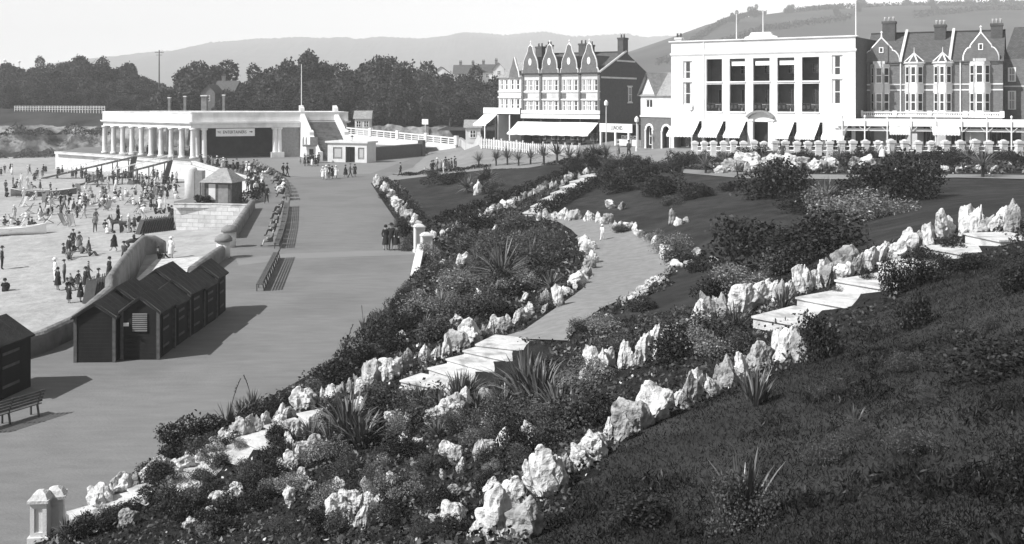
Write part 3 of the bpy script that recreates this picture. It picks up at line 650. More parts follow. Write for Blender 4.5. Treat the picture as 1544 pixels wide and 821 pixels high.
for v in (127.5, 136): b.box(-.02, Wd+.02, -.05, -.003, K.zm(v)-.07, K.zm(v)+.07)
b.box(X(1358)-.06, X(1358)+.06, -.14, -.004, 3, ze); b.box(X(1448)-.06, X(1448)+.06, -.14, -.004, 3, ze)
b.build('string_course', M['cream'], kt)
b = MB(); y0 = -2.4; zb0, zb1 = K.zm(177, y0), K.zm(169, y0)
b.box(0, Wd, y0, y0+.3, zb1-.12, zb1); b.box(0, Wd, y0, y0+.3, zb0, zb0+.14); b.box(0, Wd, y0+.3, 0, zb0-.2, zb0-.02)
n = 64
for k in range(n + 1):
    q = Wd * k / n
    if k % 16 == 0: b.box(q-.2, q+.2, y0-.05, y0+.36, zb0, zb1+.1)
    else: b.lathe([(.09, zb0+.14), (.05, zb0+.25), (.10, zb0+.42), (.06, zb1-.12)], 6, c=(q, y0+.15))
b.build('balustrade', M['white'], kt)
for u, v0, v1, w in ((1341, 58, 33, 1.3), (1418, 72, 38, 1.1), (1503, 66, 36, 1.1)): chimney(kt, X(u, 5), 5, K.z(u, v0, 5)-1.5, K.z(u, v1, 5), w, 1.3, 'brick', 3, 'cream')
for xx in (X(1358), X(1432)):
    b = MB(); b.add([(xx-.13, -.2, ze), (xx+.13, -.2, ze), (xx+.13, 6, zr+.35), (xx-.13, 6, zr+.35), (xx-.13, -.2, ze+.3), (xx+.13, -.2, ze+.3), (xx+.13, 6, zr+.45), (xx-.13, 6, zr+.45)], [(0,1,5,4),(4,5,6,7),(0,4,7,3),(1,2,6,5)]); b.build('roof_parapet', M['cream'], rf)
b = MB(); b.box(.1, Wd-.1, -.03, -.005, 0, K.zm(186)); o = b.build('shopfront', M['inside'], kt)  # dark sheet standing for the shade beneath the canopy
for k in range(7): window(kt, .4 + k*Wd/7, .4 + k*Wd/7 + Wd/7*.75, .4, K.zm(190), -.16, 3, 1, m='mid', name='shop_window')
# the next house along
K2 = Fac(1514, 104.5, 1640, 99, 4.9); k2 = T(K2.empty('guest_house'), 'plain brick guest house with two white sash windows, at the right edge of the row', 'house')
X = K2.x; Wd = K2.w; ze = K2.zm(88); b = MB(); b.box(0, Wd, 0, 10, 0, ze); b.build('wall', M['brick2'], k2)
b = MB(); b.prism([(-.1, ze), (Wd+.1, ze), (Wd-1, ze+3.2), (1, ze+3.2)], 0, 9.5); b.build('roof', M['roof'], k2)
for u in (1520, 1552, 1584):
    for va, vc in ((101, 123), (137, 166)): window(k2, X(u), X(u+12), K2.zm(vc), K2.zm(va), -.06, 2, 2, curtain=1)
b = MB(); b.box(-.01, Wd, -.05, -.004, K2.zm(131), K2.zm(129)); b.build('string_course', M['cream'], k2)

# ---- long veranda in front of the guest houses
Vr = Fac(1256, 99.5, 1620, 92.5, 4.85); vr = T(Vr.empty('veranda'), 'long low white veranda canopy on slender posts before the brick guest houses', 'veranda')
X = Vr.x; Wd = Vr.w; z1, z0 = Vr.zm(184), Vr.zm(191.5)
b = MB(); b.box(0, Wd, 0, .12, z0, z1); b.add([(0, .12, z1-.05), (Wd, .12, z1-.05), (Wd, 6, z1+.15), (0, 6, z1+.15)], [(0,1,2,3)]); b.add([(0, .12, z0+.05), (Wd, .12, z0+.05), (Wd, 6, z0+.2), (0, 6, z0+.2)], [(0,1,2,3)]); b.build('canopy', M['white'], vr)
b = MB(); b.box(0, Wd, .3, .36, Vr.zm(199), Vr.zm(195)); b.build('lower_rail', M['white'], vr)
for u in (1270, 1304, 1338, 1374, 1411, 1450, 1488, 1525, 1562, 1600):
    b = MB(); b.tube((X(u), -.08, 0), (X(u), -.08, Vr.zm(178)), .065, n=8); b.lathe([(.09, Vr.zm(178)), (.12, Vr.zm(178)+.1), (.02, Vr.zm(178)+.25)], 8, c=(X(u), -.08))
    for s_ in (-1, 1): b.tube((X(u), -.08, z0-.55), (X(u)+s_*.5, -.08, z0-.06), .03, n=6)
    b.build('post', M['white'], vr)
for a, c in ((1341, 1372), (1405, 1446)): awning(vr, X(a), X(c), z0-.02, .5, 1.5, -.1, 'sun_blind')

# ---- terrace with four curly gables
Q = Fac(787, 150, 905, 143, 3.6); qt = T(Q.empty('terrace_house'), 'three storey terrace with four curly Dutch gables, white bay fronts and one long shop awning', 'terrace')
X = Q.x; Wd = Q.w; ze = Q.zm(111); zr = ze + 3.2; dp = 16.0; zs1 = Q.zm(172)
rowsz = [(Q.zm(137.5), Q.zm(120.5)), (Q.zm(167.5), Q.zm(151.5))]
bw = Wd / 4; wins = []
for k in range(4):
    x0 = k*bw + bw*.10; x1 = (k+1)*bw - bw*.08
    for z0, z1 in rowsz:
        ww = (x1-x0)
        for a, c in ((0, .22), (.28, .62), (.68, 1.0)): wins.append((x0+ww*a, x0+ww*c, z0, z1))
b = MB(); holes(b, 0, Wd, zs1, ze, wins, .3); b.build('wall', M['cream'], qt)
b = MB()
for k in range(5): q = min(max(k*bw, .18), Wd-.18); b.box(q-.17, q+.17, -.16, -.003, zs1, ze-.02)
for k in range(4): b.box(k*bw+.2, k*bw+bw*.3, -.04, -.002, rowsz[1][1]+.25, rowsz[0][0]-.35)
b.build('brick_pilaster', M['brick2'], qt)
b = MB(); b.box(-.1, Wd+.1, -.35, .1, ze-.12, ze+.06); b.build('gutter', M['dark'], qt)
b = MB(); b.box(-.05, Wd+.02, -.12, -.004, rowsz[1][1]+.0, rowsz[1][1]+.16); b.box(-.05, Wd+.02, -.12, -.004, rowsz[0][0]-.2, rowsz[0][0]-.04); b.box(0, Wd, -.2, -.004, zs1, zs1+.5); b.build('white_band', M['white'], qt)
for x0, x1, z0, z1 in wins: window(qt, x0, x1, z0, z1, .08, 2 if x1-x0 > .9 else 1, 2, .09, 'white', 1)
b = MB(); b.quad((0,-.3,ze),(Wd,-.3,ze),(Wd,8,zr),(0,8,zr)); b.quad((0,8,zr),(Wd,8,zr),(Wd,dp,ze),(0,dp,ze)); rf = b.build('roof', M['roof'], qt)
b = MB(); b.tube((0,8,zr+.05),(Wd,8,zr+.05),.13,n=6); b.build('ridge', M['dark'], rf)
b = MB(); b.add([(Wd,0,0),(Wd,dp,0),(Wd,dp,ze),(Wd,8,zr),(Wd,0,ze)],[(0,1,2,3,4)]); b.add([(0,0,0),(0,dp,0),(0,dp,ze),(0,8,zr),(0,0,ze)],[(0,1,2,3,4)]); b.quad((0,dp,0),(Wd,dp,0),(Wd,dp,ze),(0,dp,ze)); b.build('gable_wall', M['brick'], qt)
b = MB(); b.tube((Wd+.05,-.3,ze+.1),(Wd+.05,8,zr+.12),.16,n=6); b.box(Wd+.003,Wd+.06,5,11,ze+1.75,ze+1.98); b.box(Wd+.003,Wd+.06,.2,11.5,ze-.75,ze-.5); b.box(Wd+.003,Wd+.1,8.4,10.1,ze-4.3,ze-4.1); b.box(Wd+.003,Wd+.1,8.4,10.1,ze-1.9,ze-1.7); b.build('gable_band', M['cream'], qt)
Xf = Matrix.Translation((Wd, 0, 0)) @ Matrix.Rotation(rad(90), 4, 'Z'); window(qt, 8.7, 9.8, ze-4.1, ze-1.9, -.08, 1, 2, X=Xf)
window(qt, 14.2, 15.4, ze-7.6, ze-5.0, -.08, 1, 2, X=Xf)
for k in range(4):
    cx = (k+.5)*bw - .1; h = 4.1
    pr = [(-1.36,0),(-1.34,.12),(-1.16,.16),(-1.14,.3),(-1.04,.44),(-.8,.58),(-.5,.72),(-.36,.84),(-.3,.93),(0,1)]; pr = pr + [(-a, c) for a, c in pr[-2::-1]]
    pts_ = [(cx+a, ze+.06+c*h) for a, c in pr]
    b = MB(); b.prism(pts_, -.2, .2); g = b.build('gable', M['brick2'], qt)
    b = MB()
    for p, q in zip(pts_[:-1], pts_[1:]): b.tube((p[0], 0, p[1]), (q[0], 0, q[1]), .15, n=6)
    b.lathe([(.12, ze+h), (.05, ze+h+.4), (.13, ze+h+.5), (.01, ze+h+.75)], 8, c=(cx, 0)); b.build('gable_coping', M['white'], g)
    b = MB(); n = 14; b.add([(cx+.26*math.cos(t*6.283/n), y_, ze+h*.42+.52*math.sin(t*6.283/n)) for y_ in (-.24, -.1) for t in range(n)], [tuple(range(n))] + [(i, (i+1)%n, n+(i+1)%n, n+i) for i in range(n)]); b.build('oval_plaque', M['white'], g)
    b = MB(); hh = h*.62; b.quad((cx-1.1,.1,ze+.5),(cx-1.1,3,ze+1.1),(cx,6.5,ze+hh),(cx,.1,ze+hh)); b.quad((cx+1.1,.1,ze+.5),(cx+1.1,3,ze+1.1),(cx,6.5,ze+hh),(cx,.1,ze+hh)); b.build('gable_roof', M['roof'], g)
for u, w in ((829, .8), (880, 1.3), (891, .8)): chimney(qt, X(u, 7), 7, zr-1.2, Q.z(u, 68 if w < 1 else 66, 7), w, .8)
chimney(qt, Wd-.5, 8, zr-.6, zr+2.1, .9, 1.6)
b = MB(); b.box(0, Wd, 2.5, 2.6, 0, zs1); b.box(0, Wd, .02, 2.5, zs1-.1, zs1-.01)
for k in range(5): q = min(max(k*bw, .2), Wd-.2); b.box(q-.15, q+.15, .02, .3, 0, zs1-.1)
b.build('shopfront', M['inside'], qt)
b = MB(); b.box(-.05, Wd+.05, -.25, -.21, Q.zm(179), Q.zm(173)); b.build('fascia', M['white'], qt)
awning(qt, -.6, Wd-.2, Q.zm(184.5), 1.6, 2.6, -.2, skew=-.2)
for k in range(4): window(qt, .4+k*bw, .4+k*bw+bw*.7, .5, 2.6, 2.3, 2, 1, m='mid', name='shop_window')

# ---- corner house at the end of the terrace
N_ = Fac(752, 156, 786, 152, 3.4); nh = T(N_.empty('corner_house'), 'small gabled corner house with white bay windows and a shop awning, left of the terrace', 'house')
X = N_.x; Wd = N_.w; ze = N_.zm(117.5)
rz_ = [(N_.zm(136), N_.zm(120)), (N_.zm(168), N_.zm(149))]; hs = [(Wd*a, Wd*c, z0, z1) for z0, z1 in rz_ for a, c in ((.06, .2), (.26, .42), (.52, .68), (.74, .94))]
zs1 = N_.zm(172); b = MB(); holes(b, 0, Wd, zs1, ze, hs, .3); b.quad((0,0,0),(0,8,0),(0,8,ze),(0,0,ze)); b.build('wall', M['cream'], nh)
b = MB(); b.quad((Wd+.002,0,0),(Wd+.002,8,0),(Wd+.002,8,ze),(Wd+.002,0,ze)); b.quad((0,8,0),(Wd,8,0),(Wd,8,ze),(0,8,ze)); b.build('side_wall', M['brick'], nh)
for h_ in hs: window(nh, *h_, .08, 1, 2, .1, 'white', 1)
b = MB(); b.add([(-.3,-.3,ze),(Wd+.2,-.3,ze),(Wd+.2,8.2,ze),(-.3,8.2,ze),(1.0,3.5,ze+2.6),(Wd+.2,3.5,ze+2.6)],[(0,1,5,4),(2,3,4,5),(3,0,4),(1,2,5)]); b.build('roof', M['roof2'], nh)
b = MB(); cx = Wd*.72; b.prism([(cx-1.1,ze),(cx-.9,ze+.9),(cx-.4,ze+1.9),(cx,ze+3.0),(cx+.4,ze+1.9),(cx+.9,ze+.9),(cx+1.1,ze)],-.25,.2); g = b.build('gable', M['brick2'], nh)
b = MB(); pp = [(cx-1.1,ze),(cx-.9,ze+.9),(cx-.4,ze+1.9),(cx,ze+3.0),(cx+.4,ze+1.9),(cx+.9,ze+.9),(cx+1.1,ze)]
for p, q in zip(pp[:-1], pp[1:]): b.tube((p[0],-.05,p[1]),(q[0],-.05,q[1]),.15,n=6)
b.build('gable_coping', M['white'], g)
b = MB(); b.box(-.1, Wd+.05, -.12, -.005, rz_[1][1]+.1, rz_[1][1]+.35); b.box(-.1, Wd+.05, -.12, -.005, rz_[0][0]-.35, rz_[0][0]-.1); b.box(-3.4, Wd, -.3, -.01, zs1, zs1+.9); b.build('white_band', M['white'], nh)
chimney(nh, Wd*.75, 5, ze+1, N_.z(790, 72, 5), 1.4, .8)
b = MB(); b.box(-3.4, Wd-.1, 2.0, 2.1, 0, zs1); b.box(-3.4, -3.2, 0, .2, 0, zs1); b.box(-3.4, 0, 0, 2.1, zs1-.12, zs1); b.build('shopfront', M['inside'], nh)
awning(nh, -3.4, -.2, zs1-.1, 1.5, 2.2, -.1)
for xx in (-3.3, -.1, Wd*.5): b = MB(); b.box(xx-.1, xx+.1, -.1, .1, 0, zs1-.1); b.build('pier', M['white'], nh)

# ---- cottage with arched ground floor
Cq = Fac(966, 122, 1016, 117, 4.2); ct = T(Cq.empty('cottage'), 'small white gabled cottage with arched brick ground floor between terrace and hotel', 'cottage')
X = Cq.x; Wd = Cq.w; ze = Cq.zm(143); zg = Cq.zm(176); zr = Cq.zm(111, 3)
b = MB(); holes(b, 0, Wd, zg, ze, [(Wd*.16, Wd*.36, zg+1.0, zg+2.0)], .25); b.add([(0,0,zg),(0,6,zg),(0,6,ze),(0,3,zr),(0,0,ze)],[(0,1,2,3,4)]); b.add([(Wd,0,0),(Wd,6,0),(Wd,6,ze),(Wd,3,zr),(Wd,0,ze)],[(0,1,2,3,4)])
gx0, gx1 = Wd*.02, Wd*.5; b.add([(gx0,-.02,ze-.02),(gx1,-.02,ze-.02),((gx0+gx1)/2,-.02,zr-.15)],[(0,1,2)]); b.build('wall', M['stucco'], ct)
window(ct, Wd*.16, Wd*.36, zg+1.0, zg+2.0, .08, 2, 1)
b = MB(); b.quad((-.15,-.3,ze-.15),(Wd+.1,-.3,ze-.15),(Wd+.1,3,zr+.06),(-.15,3,zr+.06)); b.quad((-.15,3,zr+.06),(Wd+.1,3,zr+.06),(Wd+.1,6.3,ze-.1),(-.15,6.3,ze-.1))
b.quad((gx0-.2,-.5,ze-.1),((gx0+gx1)/2,-.5,zr),((gx0+gx1)/2,3,zr),(gx0-.2,3,ze-.1)); b.quad((gx1+.2,-.5,ze-.1),((gx0+gx1)/2,-.5,zr),((gx0+gx1)/2,3,zr),(gx1+.2,3,ze-.1)); b.build('roof', M['roof2'], ct)
def arch_wall(b_, x0, x1, z1, cx, hw, zsp):
    n = 10; pts_ = [(cx-hw, 0), (cx-hw, zsp)] + [(cx-hw*math.cos(math.pi*k/n), zsp+hw*math.sin(math.pi*k/n)) for k in range(1, n)] + [(cx+hw, zsp), (cx+hw, 0)]
    poly = [(x0, 0)] + pts_ + [(x1, 0), (x1, z1), (x0, z1)]
    b_.prism(poly, .02, .3)
b = MB(); arch_wall(b, 0, Wd*.52, zg, Wd*.27, .52, zg-1.6); arch_wall(b, Wd*.52, Wd, zg, Wd*.78, .62, zg-1.7); b.box(0, Wd, .9, 1, 0, zg); b.build('arcade', M['brick2'], ct)
for cx, hw, zsp in ((Wd*.27, .52, zg-1.6), (Wd*.78, .62, zg-1.7)):
    b = MB()
    for k in range(10):
        t0, t1 = math.pi*k/10, math.pi*(k+1)/10; b.add([(cx+math.cos(t)*r, y_, zsp+math.sin(t)*r) for y_ in (-.06, .015) for t, r in ((t0,hw),(t1,hw),(t1,hw+.25),(t0,hw+.25))], [(0,1,2,3),(0,4,5,1),(3,2,6,7)])
    for s_ in (-1, 1): b.lathe([(.14,0),(.11,.2),(.11,zsp-.2),(.16,zsp)], 8, c=(cx+s_*(hw+.12), -.05))
    b.build('arch', M['white'], ct)
window(ct, Wd*.27-.5, Wd*.27+.5, .4, zg-1.3, .4, 2, 2); b = MB(); b.box(Wd*.78-.6, Wd*.78+.6, .6, .7, 0, zg-1.2); b.build('door', M['dark'], ct)
b = MB(); b.box(-.05, Wd+.05, -.1, -.004, zg-.08, zg+.1); b.build('white_band', M['white'], ct)

# ---- lunch room
S_ = Fac(904, 135, 962, 129, 4.0); sh = T(S_.empty('lunch_room'), 'low glazed refreshment shop with white LUNCHES fascia beside the dark gable wall', 'shop')
X = S_.x; Wd = S_.w; zf0, zf1 = S_.zm(200), S_.zm(187)
b = MB(); b.box(0, Wd, 2.5, 2.6, 0, zf1); b.box(0, Wd, .12, 2.5, zf1-.12, zf1-.03); b.build('shop_interior', M['inside'], sh)
b = MB(); b.box(0, X(953), 0, .12, zf0, zf1); fa = b.build('fascia', M['white'], sh); text('LUNCHES', .75, M['ink'], fa, (X(930), -.02, (zf0+zf1)/2), name='lettering', width=2.2)
for u in (905, 927, 947, 960): b = MB(); b.box(X(u)-.12, X(u)+.12, .02, .26, 0, zf0 if u < 953 else zf1); b.build('post', M['white'], sh)
for k in range(4): window(sh, X(929)+k*.75, X(929)+k*.75+.6, .9, zf0-.4, .9, 1, 1, .12, 'white')
b = MB(); b.box(X(925), Wd, .5, .6, 0, .85); b.build('stall_riser', M['cream'], sh)

# ---- beach pavilion
C_ = G(290, 240); Lf = G(158, 231.3); fd = Vector((.93, .37, 0)).normalized(); k = (522 - CX) / F; tR = (k*C_.y - C_.x) / (fd.x - k*fd.y); Rf = C_ + fd*tR; fn = Vector((-fd.y, fd.x, 0))
pv = T(E('pavilion', C_), 'white colonnaded seaside pavilion with flat roof and broad outside staircase', 'pavilion')
def pch(b_, name, m, smooth=False, parent=None): o = b_.build(name, m, parent or pv, smooth); o.matrix_parent_inverse = Matrix.Translation(-C_) if parent is None else Matrix(); return o
zb_, zc, zp = 5.13, 5.95, 7.65
ld = (Lf - C_).normalized(); ln = Vector((ld.y, -ld.x, 0));  ln = ln if ln.y > 0 else -ln
bl = Lf + ln*9; br = Rf + fn*12
plan = [Lf, C_, Rf, br, bl]
def slab(b_, pl, z0, z1, out=0.0):
    c = sum((p for p in pl), Vector()) / len(pl); q = [p + (p-c).normalized()*out for p in pl]; n = len(q)
    b_.add([(p.x, p.y, z) for z in (z0, z1) for p in q], [tuple(range(n))[::-1], tuple(range(n, 2*n))] + [(i, (i+1)%n, n+(i+1)%n, n+i) for i in range(n)])
b = MB(); slab(b, plan, zc-.02, zp-.9, .1); pch(b, 'roof', M['cream'])
b = MB()
for a, c in zip(plan, plan[1:] + plan[:1]):
    e = (c-a).normalized(); nn = Vector((e.y, -e.x, 0)); a2, c2 = a - e*.3, c + e*.3
    for o0, o1, z0, z1 in ((-.25, .25, zc+.25, zp), (-.33, .33, zp, zp+.14), (-.2, .75, zc, zc+.22), (-.2, .5, zc-.18, zc)):
        q = [a2+nn*o0, c2+nn*o0, c2+nn*o1, a2+nn*o1]; b.add([(p.x, p.y, z) for z in (z0, z1) for p in q], [(3,2,1,0),(4,5,6,7),(0,1,5,4),(1,2,6,5),(2,3,7,6),(3,0,4,7)])
pch(b, 'parapet', M['stucco'])
b = MB()
for a, c in ((Lf, C_), (C_, Rf)):
    e = (c-a).normalized(); nn = Vector((e.y, -e.x, 0)); q = [a+nn*-.3, c+nn*-.3, c+nn*.3, a+nn*.3]; b.add([(p.x, p.y, z) for z in (zb_, zc-.19) for p in q], [(3,2,1,0),(4,5,6,7),(0,1,5,4),(1,2,6,5),(2,3,7,6),(3,0,4,7)])
pch(b, 'architrave', M['stucco'])
def column(p, h=zb_):
    b_ = MB(); b_.lathe([(.62, 0), (.62, .3), (.5, .38), (.46, .5), (.38, h-.45), (.44, h-.35), (.58, h-.25), (.58, h)], 14, c=(p.x, p.y)); pch(b_, 'column', M['stucco'], True)
for k in range(9): column(Lf.lerp(C_, k/9.0) - ln*0 )
column(C_ + fd*.1); column(C_ + fd*1.9); column(C_ + ln*1.6 - ld*-1.0)
for k in range(1, 6): column(bl.lerp(bl + (C_-Lf), k/6.0 - .1))
def onfront(u): k_ = (u - CX) / F; return C_ + fd*((k_*C_.y - C_.x) / (fd.x - k_*fd.y))
for u in (414.5, 421):
    p = onfront(u); column(p)
p = onfront(418); b = MB(); b.X = Matrix.Translation(p) @ Matrix.Rotation(math.atan2(fd.y, fd.x), 4, 'Z'); b.box(-1.1, 1.1, -.75, .75, 0, .9); pch(b, 'plinth', M['cream'])
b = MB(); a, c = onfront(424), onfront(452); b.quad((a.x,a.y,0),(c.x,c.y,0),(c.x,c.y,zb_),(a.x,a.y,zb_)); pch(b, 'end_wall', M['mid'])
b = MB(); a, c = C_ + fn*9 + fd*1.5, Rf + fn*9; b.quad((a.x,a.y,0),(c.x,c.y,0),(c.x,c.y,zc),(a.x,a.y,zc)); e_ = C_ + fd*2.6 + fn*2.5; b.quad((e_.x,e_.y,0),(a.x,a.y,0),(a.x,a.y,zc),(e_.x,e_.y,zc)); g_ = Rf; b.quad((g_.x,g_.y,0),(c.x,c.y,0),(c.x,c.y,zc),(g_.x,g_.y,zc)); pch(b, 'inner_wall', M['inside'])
# hanging sign
sa, sc_ = onfront(325.5), onfront(384); b = MB(); rzs = math.atan2(fd.y, fd.x); mid = (sa+sc_)/2 - fn*.15; sw_ = (sc_-sa).length
b.X = Matrix.Translation(mid) @ Matrix.Rotation(rzs, 4, 'Z'); b.box(-sw_/2, sw_/2, -.05, .05, 3.72, 5.02); sg = pch(b, 'sign', M['white'])
for s_, sz, dx, w_ in (('THE', .5, -.42*sw_, .5), ('ENTERTAINERS', .72, -.02*sw_, sw_*.60)):
    t_ = text(s_, sz, M['ink'], sg, mid + fn*-.07 + fd*dx + Vector((0, 0, 4.4)), rzs, name='lettering', width=w_)
b = MB(); b.X = Matrix.Translation(mid + fd*(.40*sw_)) @ Matrix.Rotation(rzs, 4, 'Z'); b.prism([(-.28, 4.42), (.1, 4.34), (.1, 4.26), (.3, 4.44), (.1, 4.62), (.1, 4.54), (-.28, 4.5)], -.075, -.052); t_ = pch(b, 'emblem', M['ink'], parent=sg)
# stair
T0 = onfront(459) - fn*.2; sd = Vector((.40, -.917, 0)).normalized(); sx = Vector((.917, .40, 0)); wS, run, rise = 5.2, 13.0, 6.3
b = MB(); b.X = Matrix.Translation(T0) @ Matrix(((sx.x, sd.x, 0, 0), (sx.y, sd.y, 0, 0), (0, 0, 1, 0), (0, 0, 0, 1)))
SX = b.X; ns = 24
for k_ in range(ns):
    y0, y1 = run*k_/ns, run*(k_+1)/ns; z = rise*(1 - k_/ns); b.box(0, wS, y0, y1+.03, 0 if k_ > ns-3 else z-.8, z)
pch(b, 'stair', M['coping'])
for x0, x1 in ((-.75, 0), (wS, wS+.75)):
    b = MB(); b.X = SX; top = lambda y: rise*(1-y/run)+1.15
    b.prism if False else None
    ylist = [(-1.2, top(-1.2)+.9), (-.2, top(-.2)+.9), (.2, top(.2)), (run*.5, top(run*.5)), (run*.5, top(run*.5)+.55), (run*.56, top(run*.56)+.55), (run*.56, top(run*.56)), (run*.97, top(run*.97)), (run*1.0, top(run)+.4), (run*1.06, 1.5)]
    pl = [(-1.2, 0)] + ylist + [(run*1.06, 0)]; n = len(pl)
    b.add([(x, y, z) for x in (x0, x1) for y, z in pl], [tuple(range(n)), tuple(range(n, 2*n))[::-1]] + [(i, (i+1)%n, n+(i+1)%n, n+i) for i in range(n)]); pch(b, 'stair_parapet', M['stucco'])
b = MB(); b.X = SX
for y_ in (2.6, 5.0): n = 8; pl = [(y_-.6, 1.9), (y_+.6, 1.9)] + [(y_+.6*math.cos(math.pi*i/n), 2.9+.7*math.sin(math.pi*i/n)) for i in range(n+1)]; n = len(pl); b.add([(x, y, z) for x in (-.80, -.752) for y, z in pl], [tuple(range(n))] + [(i, (i+1)%n, n+(i+1)%n, n+i) for i in range(n)])
pch(b, 'arched_niche', M['mid'])
fp = T0 + sx*-.4 + sd*-.7; b = MB(); b.tube((fp.x, fp.y, 6), (fp.x, fp.y, CAMH-(97-HZ)/F*fp.y), .09, .05, 8); pch(b, 'flagpole', M['white'])
# entrance kiosk in front of the stair
Kf = Fac(494, 163.5, 553, 161, 0); kk = T(Kf.empty('kiosk'), 'white flat-roofed entrance kiosk with poster panels at the foot of the stairs', 'kiosk')
Wd = Kf.w; zt = Kf.zm(216); b = MB(); holes(b, 0, Wd, 0, zt, [(Wd*.14, Wd*.38, .5, zt-.7), (Wd*.46, Wd*.70, 0, zt-.6), (Wd*.78, Wd*.94, .5, zt-.7)], .2); b.quad((0,0,0),(0,3,0),(0,3,zt),(0,0,zt)); b.quad((Wd,0,0),(Wd,3,0),(Wd,3,zt),(Wd,0,zt)); b.quad((0,3,0),(Wd,3,0),(Wd,3,zt),(0,3,zt)); b.build('wall', M['cream'], kk)
b = MB(); b.box(-.3, Wd+.3, -.3, 3.2, zt, zt+.28); b.prism([(Wd*.25, zt+.28), (Wd*.3, zt+.5), (Wd*.6, zt+.5), (Wd*.65, zt+.28)], -.25, .2); b.build('roof', M['cream'], kk)
for a, c in ((.14, .38), (.78, .94)):
    b = MB(); b.box(Wd*a+.02, Wd*c-.02, .12, .18, .5, zt-.7); o = b.build('poster_panel', M['mid'], kk); b = MB(); b.box(Wd*a+.25, Wd*c-.25, .08, .115, .8, zt-.95); b.build('poster', M['cloth4'], o)
b = MB(); b.box(Wd*.46, Wd*.7, 1.4, 1.5, 0, zt-.6); b.build('door', M['inside'], kk)
b = MB(); b.lathe([(.05, zt+.5), (.05, zt+.9), (.3, zt+1.0), (.1, zt+1.15), (.02, zt+1.2)], 8, c=(Wd*.55, 1)); b.build('ventilator', M['iron'], kk)
kx = G(469, 246); bth = T(E('ticket_booth', kx, rad(14)), 'narrow ticket booth with overhanging square lamp beside the stairs', 'booth'); b = MB(); b.box(-.7,.7,-.5,.7,0,2.6); b.build('booth_wall', M['cream'], bth); b = MB(); b.box(-1.3,.9,-.8,.9,2.6,2.85); b.box(-.2,1.0,-.82,-.7,2.85,4.1); b.build('booth_roof', M['mid'], bth); b = MB(); b.box(-.3,.35,-.53,-.505,.9,2.2); b.build('hatch', M['dark'], bth)
# brick wall, lane parapet, palings
a, c = G(553, 243), G(634, 235.3); bw_ = T(E('brick_wall', a, math.atan2(c.y-a.y, c.x-a.x)), 'low dark brick wall running from kiosk to garden road, with end pillar', 'wall'); L_ = (c-a).length
b = MB(); b.box(0, L_, -.2, .2, 0, 2.05); b.build('wall_run', M['brick'], bw_); b = MB(); b.box(0, L_, -.26, .26, 2.05, 2.2); b.build('coping', M['coping'], bw_); b = MB(); b.box(L_-.1, L_+.9, -.5, .5, 0, 2.75); b.build('end_pillar', M['brick'], bw_)
a, c = P(520, 192, 206), P(688, 208, 186); lw = T(E('lane_parapet', (a.x, a.y, 0), math.atan2(c.y-a.y, c.x-a.x)), 'white balustraded parapet wall of the lane sloping down behind the brick wall', 'wall'); L_ = (c-a).xy.length
za_, zb2 = a.z, c.z; zz = lambda t: za_ + (zb2-za_)*t
b = MB(); b.add([(0,-.2,-1),(L_,-.2,-1),(L_,-.2,zb2-1.25),(0,-.2,za_-1.25),(0,.2,-1),(L_,.2,-1),(L_,.2,zb2-1.25),(0,.2,za_-1.25)],[(0,1,2,3),(3,2,6,7),(4,7,6,5),(0,3,7,4),(1,5,6,2)]); b.build('base_wall', M['stucco'], lw)
for o0, h, w_ in ((-.22, .22, .3), (-.62, .10, .12), (-1.0, .10, .12)):
    b = MB(); b.add([(x, y, zz(x/L_)+o0+dz) for dz in (0, h) for x, y in ((0,-w_/2),(L_,-w_/2),(L_,w_/2),(0,w_/2))], [(3,2,1,0),(4,5,6,7),(0,1,5,4),(1,2,6,5),(2,3,7,6),(3,0,4,7)]); b.build('rail', M['white'], lw)
for k_ in range(17):
    t = k_/16; x = L_*t; big = k_ % 4 == 0; b = MB(); w_ = .32 if big else .1; b.box(x-w_, x+w_, -w_, w_, zz(t)-1.3, zz(t)+(.35 if big else -.05)); b.build('post', M['white'], lw)
sheet('lane', -60, -14, 187, 216, 1.2, M['road'])
FP = [hit(*q) for q in ((690,221.5),(725,225),(755,228),(787,231),(830,234),(874,237.5))]; a = FP[0]; pf = T(E('paling_fence', a), 'pale wooden paling fence along the upper road before the terrace', 'fence'); 
pal, rl = MB(), MB()
for p, q in zip(FP[:-1], FP[1:]):
    L_ = (q-p).xy.length; n = max(2, int(L_/.5)); e = (q-p); yaw = math.atan2(e.y, e.x)
    for i in range(n):
        m_ = p.lerp(q, i/n); z = gz(m_.x, m_.y) - a.z; Xf = Matrix.Translation((m_.x-a.x, m_.y-a.y, z)) @ Matrix.Rotation(yaw, 4, 'Z'); pal.X = Xf; pal.box(0, .34, -.02, .02, .1, 1.5); rl.X = Xf
        for h in (.45, 1.25): rl.box(0, L_/n, .03, .09, h, h+.1)
        if i % 5 == 0: b = MB(); b.X = Xf; b.box(-.1, .1, .1, .28, -.3, 1.75); b.build('post', M['cream'], pf)
pal.build('paling', M['cream'], pf); rl.build('rail', M['cream'], pf)

